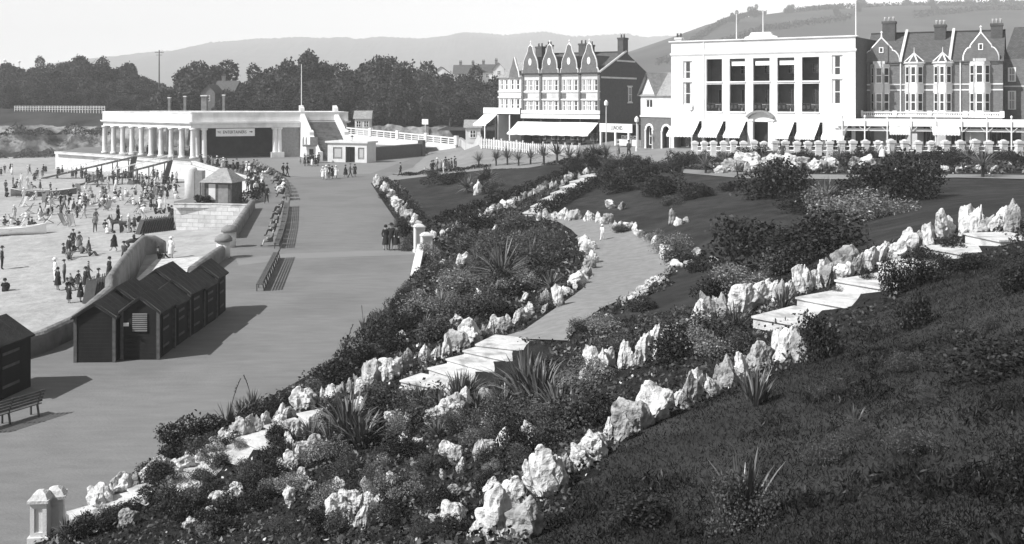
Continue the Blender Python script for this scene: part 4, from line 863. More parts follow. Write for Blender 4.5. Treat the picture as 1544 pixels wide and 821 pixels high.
# ---- stone pillar fence in front of the hotel
us_ = [1047.6,1062,1075.7,1091,1106,1121,1137,1152,1168,1184,1201.6,1218,1234,1251,1268.6,1286,1305,1324,1343.6,1364,1384,1404.5,1425.6,1448,1470,1490.6,1513,1536,1560,1584]
pp = [hit(u, 236 + (u-1040)/500*1.5) for u in us_]; pf2 = T(E('pillar_fence', pp[0]), 'fence of stubby pale stone pillars joined by double rails along the hotel road', 'fence')
stone_me = MB()
for k_ in range(5): r_ = .27 - .02*(k_ % 2); stone_me.box(-r_, r_, -r_, r_, k_*.24, k_*.24+.225)
stone_me.box(-.33, .33, -.33, .33, 1.2, 1.42); stone_me.lathe([(.3, 1.42), (.2, 1.52), (.02, 1.56)], 8)
sm = stone_me.mesh('pillar', M['cream'])
for p in pp: ob('pillar', sm, pf2, p - pp[0], R.uniform(-.1, .1), (1, 1, R.uniform(.94, 1.05)))
for p, q in zip(pp[:-1], pp[1:]):
    b = MB()
    for h in (.55, .95): b.tube(p - pp[0] + Vector((0, 0, h)), q - pp[0] + Vector((0, 0, h)), .045, n=6)
    b.build('rail', M['white'], pf2)

# ---- boards, huts, poles, far houses
def board(name, label, cat, u, v0, v1, w, d, zb2=None, legs=2, m='white'):
    p = P(u, v1, d); hgt = (v1-v0)/F*d; zg_ = zb2 if zb2 is not None else gz(p.x, p.y); o = T(E(name, (p.x, p.y, zg_), rad(-20)), label, cat)
    b_ = MB(); b_.box(-w/2, w/2, -.04, .04, p.z-zg_, p.z-zg_+hgt); b_.build('panel', M[m], o)
    for i in range(legs):
        x = 0 if legs == 1 else (-w/2+.08 if i == 0 else w/2-.08); b_ = MB(); b_.tube((x, .06, 0), (x, .06, p.z-zg_+hgt), .05, n=6)
        if legs == 2: b_.tube((x, .8, 0), (x, .06, (p.z-zg_)+hgt*.5), .04, n=6)
        b_.build('leg', M['white'], o)
    return o
board('notice_board', 'large blank white notice board on splayed legs by the pillar fence', 'notice board', 1470, 195, 215, 1.7, 97)
board('notice_board', 'small white square notice board on a post before the dark wood', 'notice board', 641, 180, 188, 1.3, 195, 2.0, 1)
board('notice_board', 'small white sign board on the canopy level above the pillar fence', 'notice board', 1463, 181, 192, .8, 96, None, 1)
def pole(label, u, v0, v1, d, r=.07, zb2=None, cross=0, m='cream', name='lamp_post', cat='post'):
    top = P(u, v0, d); zg_ = zb2 if zb2 is not None else gz(top.x, top.y); o = T(E(name, (top.x, top.y, zg_)), label, cat)
    b_ = MB(); b_.tube((0,0,0), (0,0,top.z-zg_), r, r*.6, 8); b_.lathe([(r*2.2,0),(r*2,.4),(r*1.1,.6)], 8); b_.build('shaft', M[m], o)
    if cross:
        b_ = MB(); h = top.z-zg_; b_.box(-cross, cross, -.05, .05, h-.7, h-.58); b_.box(-cross*.7, cross*.7, -.05, .05, h-1.3, h-1.2)
        for s_ in (-1, -.5, .5, 1): b_.lathe([(.05, h-.58), (.07, h-.45), (.03, h-.4)], 6, c=(s_*cross*.93, 0))
        b_.build('crossarm', M[m], o)
    else:
        b_ = MB(); h = top.z-zg_; b_.lathe([(r*1.4, h), (r*3, h+.1), (r*3.2, h+.45), (r*2, h+.6), (.02, h+.75)], 8); b_.build('lantern', M['white'], o)
    return o
pole('pale street lamp post standing before the lunch room', 914, 160, 236, 126, .08); pole('pale lamp post in front of the cottage arches', 960, 185, 234, 119, .08); pole('thin pale lamp post before the hotel awnings at its left end', 1043, 168, 236, 103, .07)
pole('dark telegraph mast with crossarms standing above the wooded headland', 240, 76, 170, 262, .22, 8.5, 1.1, 'wood', 'telegraph_mast', 'mast')
pole('pale flagless mast on the wooded headland, the taller of two', 29, 95, 125, 330, .15, 12, 0, 'white', 'mast', 'mast'); pole('short pale mast at the far edge of the headland wood', 7, 93, 112, 340, .15, 12.5, 0, 'cream', 'mast', 'mast')
def gatepost(label, u, v0, v1, w, d):
    t = P(u, v0, d); b0 = P(u, v1, d); o = T(E('gate_pillar', (b0.x, b0.y, 4.0)), label, 'pillar', 'gate pillars behind the pavilion roof'); b_ = MB(); b_.box(-w/2, w/2, -w/2, w/2, 0, t.z-4.2); b_.build('shaft', M['coping'], o); b_ = MB(); b_.box(-w*.65, w*.65, -w*.65, w*.65, t.z-4.2, t.z-4); b_.build('cap', M['white'], o)
for i, (u, v0, w) in enumerate(((255.5, 147, .5), (279, 145, .5), (308.5, 144, 1.1), (337.5, 143, .5))): gatepost('pale gate pillar rising behind the pavilion roof, %s from the left' % nth(i+1), u, v0, 170, w, 214)
def house(label, u0, u1, v_eave, v_ridge, d, zb2, dp=8, gable=True, rm='roof', wm='stucco', nwin=2, ch=1, rows_=1, dz=1.2, turn=0):
    f = Fac(u0, d, u1, d - turn, zb2); o = T(f.empty('house'), label, 'house'); w = f.w; ze_, zr_ = f.zm(v_eave), f.zm(v_ridge)
    b_ = MB(); b_.box(0, w, 0, dp, -1, ze_)
    if gable: b_.add([(0,0,ze_),(w,0,ze_),(w/2,0,zr_)],[(0,1,2)]); b_.add([(0,dp,ze_),(w,dp,ze_),(w/2,dp,zr_)],[(0,1,2)])
    else: b_.add([(0,0,ze_),(0,dp,ze_),(0,dp/2,zr_)],[(0,1,2)]); b_.add([(w,0,ze_),(w,dp,ze_),(w,dp/2,zr_)],[(0,1,2)])
    b_.build('wall', M[wm], o); b_ = MB(); e_ = .35
    if gable:
        b_.quad((-e_,-e_,ze_-.25),(w/2,-e_,zr_+.1),(w/2,dp+e_,zr_+.1),(-e_,dp+e_,ze_-.25)); b_.quad((w+e_,-e_,ze_-.25),(w/2,-e_,zr_+.1),(w/2,dp+e_,zr_+.1),(w+e_,dp+e_,ze_-.25))
    else:
        b_.quad((-e_,-e_,ze_-.2),(w+e_,-e_,ze_-.2),(w+e_,dp/2,zr_+.1),(-e_,dp/2,zr_+.1)); b_.quad((-e_,dp+e_,ze_-.2),(w+e_,dp+e_,ze_-.2),(w+e_,dp/2,zr_+.1),(-e_,dp/2,zr_+.1))
    b_.build('roof', M[rm], o)
    for r_ in range(rows_):
        for i in range(nwin): x = w*(i+.5)/nwin; window(o, x-.5, x+.5, ze_-1.9-r_*2.6, ze_-.6-r_*2.6, -.1, 2, 2, .1, 'white')
    for i in range(ch): chimney(o, w*(.25+.5*i), dp*.5, zr_-.5, zr_+dz, .9, .7, 'brick2')
    return o
house('lodge with pale bargeboards on its gable behind the pavilion roof', 303, 324, 140, 128, 228, 4.5, 7, True, 'roof', 'brick2', 1, 0)
house('dark tiled lodge roof with white chimney among trees behind the pavilion', 322, 352, 137, 122, 236, 4.5, 9, False, 'roof', 'brick', 1, 1)
house('pale hut with lean-to roof and double doors at the lane top', 535, 558, 178, 168, 208, 3.4, 3, False, 'roof2', 'cream', 2, 0)
house('tiny pale shelter with pitched roof behind the paling fence', 702, 724, 191, 182, 172, 1.8, 4, False, 'roof2', 'cream', 1, 0)
house('far white gabled house rising over the wood', 650, 680, 112, 101, 330, 5, 10, True, 'roof', 'stucco', 3, 0, 2)
house('far long grey roofed house with white walls beside the white gable', 684, 722, 111, 98, 345, 5, 9, False, 'roof', 'stucco', 6, 2, 2)
house('far grey roofed house partly hidden by the corner house', 722, 748, 109, 97, 350, 5, 9, False, 'roof', 'stucco', 3, 1, 2)
house('far white gable with small window behind the corner house', 744, 760, 104, 95, 345, 5, 9, True, 'roof', 'stucco', 1, 1, 2)
house('faint far house with tall chimneys beyond the wood', 405, 436, 113, 107, 560, 4, 12, False, 'roof2', 'cream', 4, 2, 2, 3.2)
house('faint far white house left of the tall chimneys', 384, 404, 117, 112, 560, 4, 10, True, 'roof2', 'stucco', 2, 0, 2)
house('tiny white farmhouse high on the far green hillside', 1192, 1202, 27, 24, 1255, 108, 10, False, 'roof2', 'stucco', 2, 0)
# white railings along the headland top
a, c = P(22, 166, 252), P(158, 168, 246); rf_ = T(E('railing', (a.x, a.y, 6.9), math.atan2(c.y-a.y, c.x-a.x)), 'pale post and rail fence along the headland top before the wood', 'fence'); L_ = (c-a).xy.length
b = MB()
for h in (.6, 1.0, 1.35): b.box(0, L_, -.04, .04, h, h+.1)
b.build('rail', M['cream'], rf_)
for i in range(34): b = MB(); b.box(L_*i/33-.06, L_*i/33+.06, -.06, .06, -.5, 1.5); b.build('post', M['cream'], rf_)
# ---------------------------------------------------------------- trees
def ground_far(x, y):
    """height of the headland and wood floor"""
    u = CX + x / y * F; f = min(1, max(0, (u - 150) / 180))
    zl = np.interp(y, [224, 231, 238, 250, 262, 285, 310, 340, 400, 600], [-3.6, 3, 5.3, 7, 7.4, 8.2, 10, 12.5, 11, 2]); zr_ = np.interp(y, [229, 410, 600], [4.2, 6, 2])
    if x > -14 and y < 420: return 4.2
    return float(zl * (1 - f) + zr_ * f)
TREES = []
for k in range(6):
    rs_ = np.random.RandomState(40 + k); tall = 1.0 + .22 * (k % 3)
    p = lobes(rs_, 9000, 9 + k, 3.3, 3.3, 3.4 * tall, .68, .22); p[:, 2] += 1.0
    crown = leafmesh('crown', p, rs_.uniform(.11, .27, len(p)), [M['tree' if k % 2 else 'tree2']], aspect=.75, seed=k)
    t = MB(); t.tube((0,0,-1), (.1,.1,3.2), .28, .16, 7)
    for q in range(4): a = q*1.6+k; t.tube((.05,.05,2.0+q*.3), (math.cos(a)*1.5, math.sin(a)*1.5, 4.2+q*.4), .12, .04, 5)
    TREES.append((crown, t.mesh('trunk', M['bark'])))
def tree(p, s, label, group, k=None, sz=None, name='broadleaf_tree'):
    k = R.randrange(6) if k is None else k; o = T(E(name, p, R.uniform(0, 6.28), (s, s, s * (sz or 1))), label, 'tree', group)
    ob('crown', TREES[k][0], o); ob('trunk', TREES[k][1], o); return o
# left headland wood: (skyline top per u)
def wood(us0, us1, sky, rows_, place, group, seed):
    r = random.Random(seed); todo = []
    for d, du, frac in rows_:
        u = us0 + r.uniform(0, du)
        while u < us1:
            dd = d + r.uniform(-7, 7); vt = np.interp(u, [a for a, _ in sky], [c for _, c in sky]); x = (u - CX) / F * dd
            zt = CAMH - (vt - HZ) / F * dd; zg_ = ground_far(x, dd); h = max(3.0, (zt - zg_) * frac * r.uniform(.72, .95)); todo.append((u, x, dd, zg_, h)); u += du * r.uniform(.75, 1.3)
    todo.sort()
    for i, (u, x, dd, zg_, h) in enumerate(todo):
        k = r.randrange(6); H_ = 4.9 * (1 + .22 * (k % 3)); s = min(h / H_, 1.8); s = max(s, .7)
        tree((x, dd, zg_ - .2), s if h / H_ < 1.8 else 1.8, '%s tree, %s from the left %s' % (r.choice(['dense dark', 'rounded dark', 'bushy grey-green', 'broad dark']), nth(i + 1), place), group, k, max(.8, min(1.6, h / H_ / s)))
wood(-60, 300, [(-60,108),(0,106),(28,100),(60,99),(95,97),(130,88),(160,96),(200,110),(240,127),(280,141),(320,150)], [(262, 20, .42), (278, 19, .62), (296, 19, .82), (320, 19, 1.0)], 'in the headland wood', 'trees of the headland wood', 1)
wood(318, 760, [(318,136),(350,128),(400,113),(440,107),(470,104),(500,109),(540,103),(590,96),(610,98),(622,110),(660,116),(700,119),(760,124)], [(220, 15, .6), (234, 16, .82), (254, 16, 1.0)], 'in the wood behind pavilion and lane', 'trees of the wood behind the lane', 2)
for i, (u, v0, v1, d) in enumerate(((282, 113, 140, 235), (318, 111, 136, 262), (300, 128, 142, 240), (215, 118, 140, 300))):
    p = P(u, v1, d); tree((p.x, p.y, ground_far(p.x, p.y)), (CAMH-(v0-HZ)/F*d - ground_far(p.x, p.y))/6, 'lone %s tree standing clear above the lodge trees, %s of four' % (['small', 'round', 'low', 'dark'][i], nth(i+1)), 'lone trees by the lodge', i)
for i, u in enumerate((1190, 1262, 1300, 1368, 1386, 1396, 1412, 1425, 1460, 1500, 1525, 1540)):
    d = 1302; vt = np.interp(u, [1160, 1240, 1310, 1400, 1480, 1544], [25, 20, 17, 17, 14, 12]); p = P(u, vt + 1.2, d); tree(p, R.uniform(1.1, 2.1), 'far hedgerow tree on the hill skyline, %s from the left' % nth(i+1), 'trees on the hill skyline')
def hedge(name, pts, w, h, n, leafs, label, cat='hedge', zf=None, seed=0, size=.12):
    rs_ = np.random.RandomState(seed); C = []
    ps = [Vector(p) for p in pts]; ls = [(q-p).length for p, q in zip(ps[:-1], ps[1:])]; tot = sum(ls)
    for (p, q), l in zip(zip(ps[:-1], ps[1:]), ls):
        m_ = max(4, int(n*l/tot)); t = rs_.uniform(size=m_); e = (q-p).normalized(); nn = Vector((e.y, -e.x, 0)); off = rs_.normal(size=m_)*.3*w; hh = rs_.uniform(size=m_)**.6*h*(1+.25*np.sin(t*l*2.1+seed)) * (1 - np.minimum(1, np.abs(off/w))**2*.5)
        for a, o_, z in zip(t, off, hh): c = p.lerp(q, a) + nn*o_; C.append((c.x, c.y, c.z + z))
    o0 = ps[0]; C = np.array(C) - np.array(o0); o = ob(name, leafmesh(name, C, rs_.uniform(.6, 1.3, len(C))*size, [M[leafs]], seed=seed), None, o0)
    return T(o, label, cat)
HP = HILL['hillside']
for i, (pts_, lab) in enumerate(((((1150,.80),(1250,.84),(1350,.86),(1450,.85),(1600,.84)), 'long dark hedgerow crossing the far green hill below its skyline'), (((1290,.95),(1400,.96),(1500,.95),(1600,.96)), 'dark hedgerow running just under the far hill skyline'),
    (((1280,.60),(1380,.66),(1480,.66),(1600,.62)), 'lower dark hedgerow across the far green hill behind the roofs'), (((1000,.62),(1060,.76),(1110,.88),(1150,.97)), 'slanting dark hedgerow climbing the far green hill behind the hotel'),
    (((940,.45),(1010,.5),(1080,.55),(1200,.6)), 'low dark hedgerow on the far green hill left of the hotel'), (((1380,.86),(1400,.76),(1430,.66)), 'short dark hedgerow running downhill between two field hedges'), (((1240,.84),(1215,.92),(1200,.99)), 'short dark hedgerow rising to the skyline near the farmhouse'))):
    hedge('hedge', [HP(*q) for q in pts_], 3.5, 5.5, 2600, 'tree', lab, size=1.5, seed=i)
for i in range(13):
    u = 1075 + i*40 + R.uniform(-9, 9); p = HP(u, R.choice([.66, .72, .8, .84])); tree(p - Vector((0, 0, 1.5)), R.uniform(1.0, 1.6), 'far field tree on the green hillside, %s from the left' % nth(i+1), 'trees dotted on the far hillside')

# ---------------------------------------------------------------- beach huts
def hut(p, rz, w, l, he, hr, label, group, door=0, vent=False, notice=False):
    o = T(E('beach_hut', p, rz), label, 'hut', group); b_ = MB()
    b_.box(-w/2, w/2, 0, l, 0, he); b_.add([(-w/2,0,he),(w/2,0,he),(0,0,hr)],[(0,1,2)]); b_.add([(-w/2,l,he),(w/2,l,he),(0,l,hr)],[(0,1,2)]); b_.build('wall', M['hut'], o)
    b_ = MB(); e_ = .14; sl_ = (hr-he)/(w/2)
    for s_ in (-1, 1): b_.add([(s_*(w/2+e_), -e_, he-e_*sl_), (0, -e_, hr), (0, l+.03, hr), (s_*(w/2+e_), l+.03, he-e_*sl_), (s_*(w/2+e_), -e_, he-e_*sl_+.06), (0, -e_, hr+.06), (0, l+.03, hr+.06), (s_*(w/2+e_), l+.03, he-e_*sl_+.06)], [(0,1,2,3),(4,7,6,5),(0,4,5,1),(2,6,7,3),(0,3,7,4)])
    rf_ = b_.build('roof', M['felt'], o)
    b_ = MB()
    for k_ in range(1, 4): y_ = l*k_/4; b_.add([(-w/2-.1,y_-.02,he-.02),(0,y_-.02,hr+.08),(w/2+.1,y_-.02,he-.02),(w/2+.1,y_+.02,he-.02),(0,y_+.02,hr+.08),(-w/2-.1,y_+.02,he-.02)],[(0,1,4,5),(1,2,3,4)])
    b_.build('roof_batten', M['dark'], rf_)
    b_ = MB()
    for x in (-w/2, w/2): b_.box(x-.06, x+.06, -.03, .05, 0, he)
    for s_ in (-1, 1): b_.add([(s_*(w/2+.12), -.06, he-.12), (s_*(w/2+.12), -.06, he+.03), (0, -.06, hr+.06), (0, -.06, hr-.1)], [(0,1,2,3)])
    b_.build('corner_board', M['wood'], o)
    if door:
        b_ = MB(); x = w/2 if door > 0 else -w/2; b_.box(x-.01, x+.03, l*.25, l*.7, .05, he-.12); d_ = b_.build('door', M['hut'], o)
        for z_ in (.35, 1.0, he-.4): b_ = MB(); b_.box(x+.031, x+.05, l*.27, l*.68, z_, z_+.09); b_.build('door_batten', M['wood'], d_)
    if vent:
        b_ = MB()
        for k_ in range(9): b_.box(-.28, .28, -.05, -.02, he-.75+k_*.08, he-.75+k_*.08+.045)
        b_.build('louvre', M['mid'], o)
    if notice: b_ = MB(); b_.box(-.62, -.42, -.06, -.03, he-.55, he-.42); b_.build('notice', M['canvas'], o)
    return o
ax, ay = G(140, 549).x, G(140, 549).y
r1a, r1b = Vector((-15.85, 38.9, 0)), Vector((-15.7, 47.6, 0)); dr = (r1b - r1a).normalized(); rz1 = math.atan2(dr.y, dr.x) - math.pi/2
N1 = ['nearest tarred beach hut in the rear row, gable end facing us', 'second tarred beach hut of the rear row, behind the nearest', 'third tarred beach hut of the rear row', 'last tarred beach hut of the rear row, beside the coped wall']
for i in range(4): hut(r1a + dr*(i*2.15), rz1 + R.uniform(-.05, .05), 1.46, 2.0, 1.74 + .13*(i % 2), 2.25 + .17*(i % 2) + R.uniform(-.03, .05), N1[i], 'tarred beach huts on the promenade edge', 1)
r2a, r2b = Vector((-14.28, 39.3, 0)), Vector((-14.25, 48.2, 0)); dr2 = (r2b - r2a).normalized(); rz2 = math.atan2(dr2.y, dr2.x) - math.pi/2
N2 = ['front row beach hut with louvred gable and small white notice', 'second tarred beach hut of the front row, door facing the promenade', 'third tarred beach hut of the front row', 'fourth tarred beach hut of the front row', 'farthest tarred beach hut of the front row, casting shadow on the tarmac']
for i in range(5): hut(r2a + dr2*(i*1.88) + Vector((R.uniform(-.05,.05), 0, 0)), rz2 + R.uniform(-.05, .05), 1.38, 1.72, 1.72 + .13*((i+1) % 2), 2.22 + .17*((i+1) % 2) + R.uniform(-.03, .05), N2[i], 'tarred beach huts on the promenade edge', 1, i == 0, i == 0)
hut(Vector((-18.0, 33.6, 0)), rad(-8), 1.9, 2.2, 1.85, 2.45, 'lone tarred beach hut at the left edge with pale front corner', 'tarred beach huts on the promenade edge', 1)
hut(Vector((-20.2, 33.0, 0)), rad(-8), 1.9, 2.2, 1.85, 2.45, 'tarred beach hut cut by the left edge beside the lone hut', 'tarred beach huts on the promenade edge', 1)
# kiosk with hipped roof
kp = G(337, 306, .02); ks = T(E('hipped_kiosk', kp, rad(-12)), 'small wooden kiosk with hipped tiled roof above the ashlar wall', 'kiosk'); b = MB(); b.box(-1.35,1.35,-1.2,1.2,0,2.1); b.build('wall', M['wood'], ks)
b = MB(); b.add([(-1.75,-1.6,2.05),(1.75,-1.6,2.05),(1.75,1.6,2.05),(-1.75,1.6,2.05),(-.35,0,3.35),(.35,0,3.35)],[(0,1,5,4),(1,2,5),(2,3,4,5),(3,0,4),(0,3,2,1)]); b.build('roof', M['roof2'], ks)
b = MB(); b.box(-.9,-.2,-1.23,-1.205,.4,1.9); b.build('hatch', M['cream'], ks); b = MB(); b.box(.1,1.1,-1.23,-1.205,.1,1.85); b.build('door', M['mid'], ks)
for x in (-1.6, 1.6): b = MB(); b.tube((x,-1.5,0),(x,-1.5,2.1),.05,n=6); b.build('post', M['wood'], ks)
bp_ = bhit(288, 300); bp_.z = -2.2; bt = T(E('stone_buttress', bp_), 'round fronted pale stone buttress beside the hipped kiosk', 'buttress'); b = MB(); b.lathe([(.75,-1),(.75,3.6),(.6,3.8),(.02,3.9)],16); b.build('shaft', M['cream'], bt, True); b = MB(); b.box(.2,1.5,-.5,.9,-1,3.4); b.build('return_wall', M['mid'], bt)
hedge('hedge', [G(296,307.5,0), G(318,308,0)], .9, .9, 900, 'leaf', 'clipped dark hedge on the wall top left of the hipped kiosk', seed=3)
hedge('hedge', [G(352,306,0), G(386,303,0), G(389,286,0)], .9, 1.0, 1600, 'leaf', 'clipped dark hedge on the wall top right of the hipped kiosk', seed=4)

# ---------------------------------------------------------------- benches, deck chairs, stages, boats
def bench_proto():
    o = E('bench', (0, 0, 0)); L_ = 2.3
    def add(nm, f): b_ = MB(); f(b_); b_.build(nm, M['wood'], o)
    add('seat', lambda b_: [b_.box(-L_/2, L_/2, y, y+.085, .42, .455) for y in (0, .105, .21, .315)])
    add('backrest', lambda b_: [b_.box(-L_/2, L_/2, .40 + .05*k_, .425 + .05*k_, .52 + .12*k_, .61 + .12*k_) for k_ in range(4)])
    for x in (-L_/2+.15, 0, L_/2-.15):
        add('leg', lambda b_: (b_.tube((x, .03, 0), (x, .03, .43), .035, n=6), b_.tube((x, .46, 0), (x, .37, .43), .035, n=6), b_.tube((x, .37, .43), (x, .60, 1.0), .03, n=6), b_.tube((x, .03, .41), (x, .37, .41), .025, n=6)))
    return learn(o)
bench0 = bench_proto(); used = [0]
def bench(p, rz, label, group):
    o = bench0 if not used[0] else dup(bench0); used[0] = 1; o.location = p; o.rotation_euler = (0, 0, rz); o.scale = (1, .9, .86); T(o, label, 'bench', group)
def bench_row(px, n, what, group):
    q = [G(*a) for a in px]; ln_ = [(b_-a).length for a, b_ in zip(q[:-1], q[1:])]; tot = sum(ln_)
    for i in range(n):
        s = tot*(i+.5)/n; k_ = 0
        while s > ln_[k_] and k_ < len(ln_)-1: s -= ln_[k_]; k_ += 1
        p = q[k_].lerp(q[k_+1], s/ln_[k_]); e = q[k_+1]-q[k_]; a = math.atan2(e.y, e.x)
        bench(p, a + math.pi + (math.pi if e.y < 0 else 0), '%s slatted bench from the near end of the %s' % (nth(i+1), what), group)
bench_row([(386,440),(399,415),(412,390)], 5, 'bench line beside the huts', 'promenade benches facing the sea')
bench_row([(413,376),(423,345),(429,312)], 11, 'middle promenade bench line', 'promenade benches facing the sea')
bench_row([(432,304),(428,286),(416,270),(396,258),(376,250)], 14, 'curving bench line toward the pavilion', 'promenade benches facing the sea')
g_ = 'benches near the left edge'
for i, (x, y) in enumerate(((-17.0, 29.3), (-15.75, 31.6))): bench(Vector((x, y, 0)), rad(62) + math.pi, ['slatted bench cut off by the left edge, nearer of two', 'slatted bench on open tarmac below the lone hut'][i], g_)
def deck_proto():
    o = E('deck_chair', (0, 0, 0))
    for x in (-.28, .28):
        b_ = MB(); b_.tube((x, .45, 0), (x, -.45, 1.15), .022, n=5); b_.build('frame_rail', M['wood'], o)
        b_ = MB(); b_.tube((x*.9, -.5, 0), (x*.9, .15, .42), .02, n=5); b_.build('leg', M['wood'], o)
    b_ = MB(); n = 8
    pts_ = [(-.26 if s_ else .26, .42 - .86*t, .05 + 1.07*t - .22*math.sin(t*math.pi)) for t in [i/n for i in range(n+1)] for s_ in (1, 0)]
    b_.add(pts_, [(2*i, 2*i+1, 2*i+3, 2*i+2) for i in range(n)]); b_.build('sling', M['cloth4'], o); return learn(o)
def fold_proto():
    o = E('folded_deck_chair', (0, 0, 0))
    for x in (-.28, .28): b_ = MB(); b_.tube((x, 0, 0), (x, .5, 1.25), .03, n=5); b_.build('frame_rail', M['wood'], o)
    b_ = MB(); b_.box(-.27, .27, -.02, .05, 0, 1.2); b_.X = None; m_ = b_.build('sling', M['cloth1'], o); m_.rotation_euler = (rad(-21), 0, 0); return learn(o)
dk0, fd0 = deck_proto(), fold_proto(); dk_used, fd_used = [0], [0]
def place(proto, flag, p, rz, label, cat, group, sc=None):
    o = proto if not flag[0] else dup(proto); flag[0] = 1; o.location = p; o.rotation_euler = (0, 0, rz); T(o, label, cat, group)
    if sc: o.scale = (sc,)*3
    return o
for (u0, v0, u1, v1, n, what) in ((207, 354, 260, 347, 16, 'long stack below the ashlar wall'), (132, 458, 174, 445, 12, 'stack before the slipway wall')):
    a, c = bhit(u0, v0), bhit(u1, v1)
    for i in range(n): p = a.lerp(c, i/(n-1)); p.z = bz(p.x, p.y); place(fd0, fd_used, p, math.atan2(c.y-a.y, c.x-a.x) + rad(-75) + R.uniform(-.06, .06), 'folded deck chair, %s from the left in the %s' % (nth(i+1), what), 'deck chair', 'folded deck chairs in stacks', 1.15)
def stage(ua, va, uc, vc, dd, label):
    a = bhit(ua, va); c = P(uc, vc, dd); e = c - a; L_ = e.xy.length; rise_ = c.z - a.z
    o = T(E('landing_stage', a, math.atan2(e.y, e.x)), label, 'landing stage'); zz = lambda x: rise_*x/L_
    b_ = MB(); b_.add([(0,-.6,.02),(L_,-.6,rise_),(L_,.6,rise_),(0,.6,.02),(0,-.6,.2),(L_,-.6,rise_+.2),(L_,.6,rise_+.2),(0,.6,.2)],[(0,1,2,3),(4,7,6,5),(0,4,5,1),(2,6,7,3),(1,5,6,2)]); b_.build('gangway', M['iron'], o)
    b_ = MB()
    for s_ in (-.6, .6): b_.tube((L_*.3, s_, zz(L_*.3)+1.0), (L_, s_, rise_+1.0), .04, n=5)
    for k_ in range(6):
        x = L_*(.3+.14*k_)
        for s_ in (-.6, .6): b_.tube((x, s_, zz(x)), (x, s_, zz(x)+1.0), .035, n=5)
    b_.build('handrail', M['cream'], o)
    for k_ in range(4):
        x = L_*(.45+.17*k_); b_ = MB(); gz_ = -.3
        for s_ in (-.55, .55): b_.tube((x, s_, gz_), (x, s_, zz(x)), .08, n=6)
        b_.tube((x, -.55, zz(x)*.4), (x, .55, zz(x)*.9), .05, n=5); b_.build('trestle', M['wood'], o)
    b_ = MB(); b_.add([(L_,-.7,rise_+.2),(L_,.7,rise_+.2),(L_-1.2,.7,-.2),(L_-1.2,-.7,-.2)],[(0,1,2,3)]); b_.build('end_panel', M['dark'], o)
    for s_ in (-.75, .75): b_ = MB(); n = 14; b_.add([(L_*.6+.55*math.cos(6.283*i/n), s_+dy, .5+.55*math.sin(6.283*i/n)) for dy in (-.05, .05) for i in range(n)], [tuple(range(n)), tuple(range(n, 2*n))] + [(i, (i+1)%n, n+(i+1)%n, n+i) for i in range(n)]); b_.build('wheel', M['wood'], o)
stage(66, 270, 203, 238, 163, 'long sloping boat landing stage on trestles, nearer the cliff'); stage(120, 280, 257, 244, 150, 'long sloping boat landing stage on trestles, nearer the pavilion steps')
def boat(p, rz, L_, label, m='wood', sc=1.0):
    o = T(E('rowing_boat', p, rz), label, 'boat'); n = 12; prof = lambda t: (1-abs(2*t-1)**2.6); b_ = MB(); vs_ = []
    for i in range(n+1):
        t = i/n; w = .85*prof(t)*(.9 if t > .5 else 1)+.04; sh = .75+.35*(2*t-1)**2
        for a, z in ((-1, sh), (-.85, .4), (-.4, .1), (0, .02), (.4, .1), (.85, .4), (1, sh)): vs_.append((L_*(t-.5), a*w, z))
    b_.add(vs_, [(i*7+j, i*7+j+1, (i+1)*7+j+1, (i+1)*7+j) for i in range(n) for j in range(6)] + [tuple(range(7)), tuple(n*7+j for j in range(7))]); b_.build('hull', M[m], o)
    b_ = MB()
    for t in (.3, .5, .7): w = .85*prof(t); b_.box(L_*(t-.5)-.12, L_*(t-.5)+.12, -w, w, .5, .55)
    b_.build('thwart', M['cream'], o)
    b_ = MB()
    for s_ in (0, 6):
        for i in range(n): b_.tube(vs_[i*7+s_], vs_[(i+1)*7+s_], .05, n=5)
    b_.build('gunwale', M['cream'], o); o.scale = (sc,)*3
boat(bhit(66, 296), rad(8), 8.5, 'long dark rowing boat drawn up on the sand with pale gunwale', 'wood'); boat(bhit(20, 355), rad(10), 6, 'white rowing boat at the left edge of the sand', 'canvas', 1.0)

def scrubline(label, u0, u1, v0, v1, d0, n, sz, lf, seed):
    rs_ = np.random.RandomState(seed); C = []
    for _ in range(n):
        u = rs_.uniform(u0, u1); t = rs_.uniform(); k_ = .5 + .5*math.sin(u*.11 + seed)*math.sin(u*.037+1); p = P(u, v1 + (v0-v1)*t*k_, d0 + rs_.uniform(-1.5, 1.5)); C.append(p)
    o0 = C[0]; T(ob('scrub', leafmesh('scrub', np.array(C) - np.array(o0), rs_.uniform(.5, 1.3, n)*sz, [M[lf]], seed=seed), None, o0), label, 'scrub', None, 'stuff')
scrubline('low scrub growing along the foot of the pale cliff', -120, 160, 219, 240, 224, 5000, .22, 'leaf2', 3)
scrubline('dark scrub hanging over the brink of the pale cliff', -120, 300, 184, 203, 229.5, 4500, .22, 'leaf', 5)
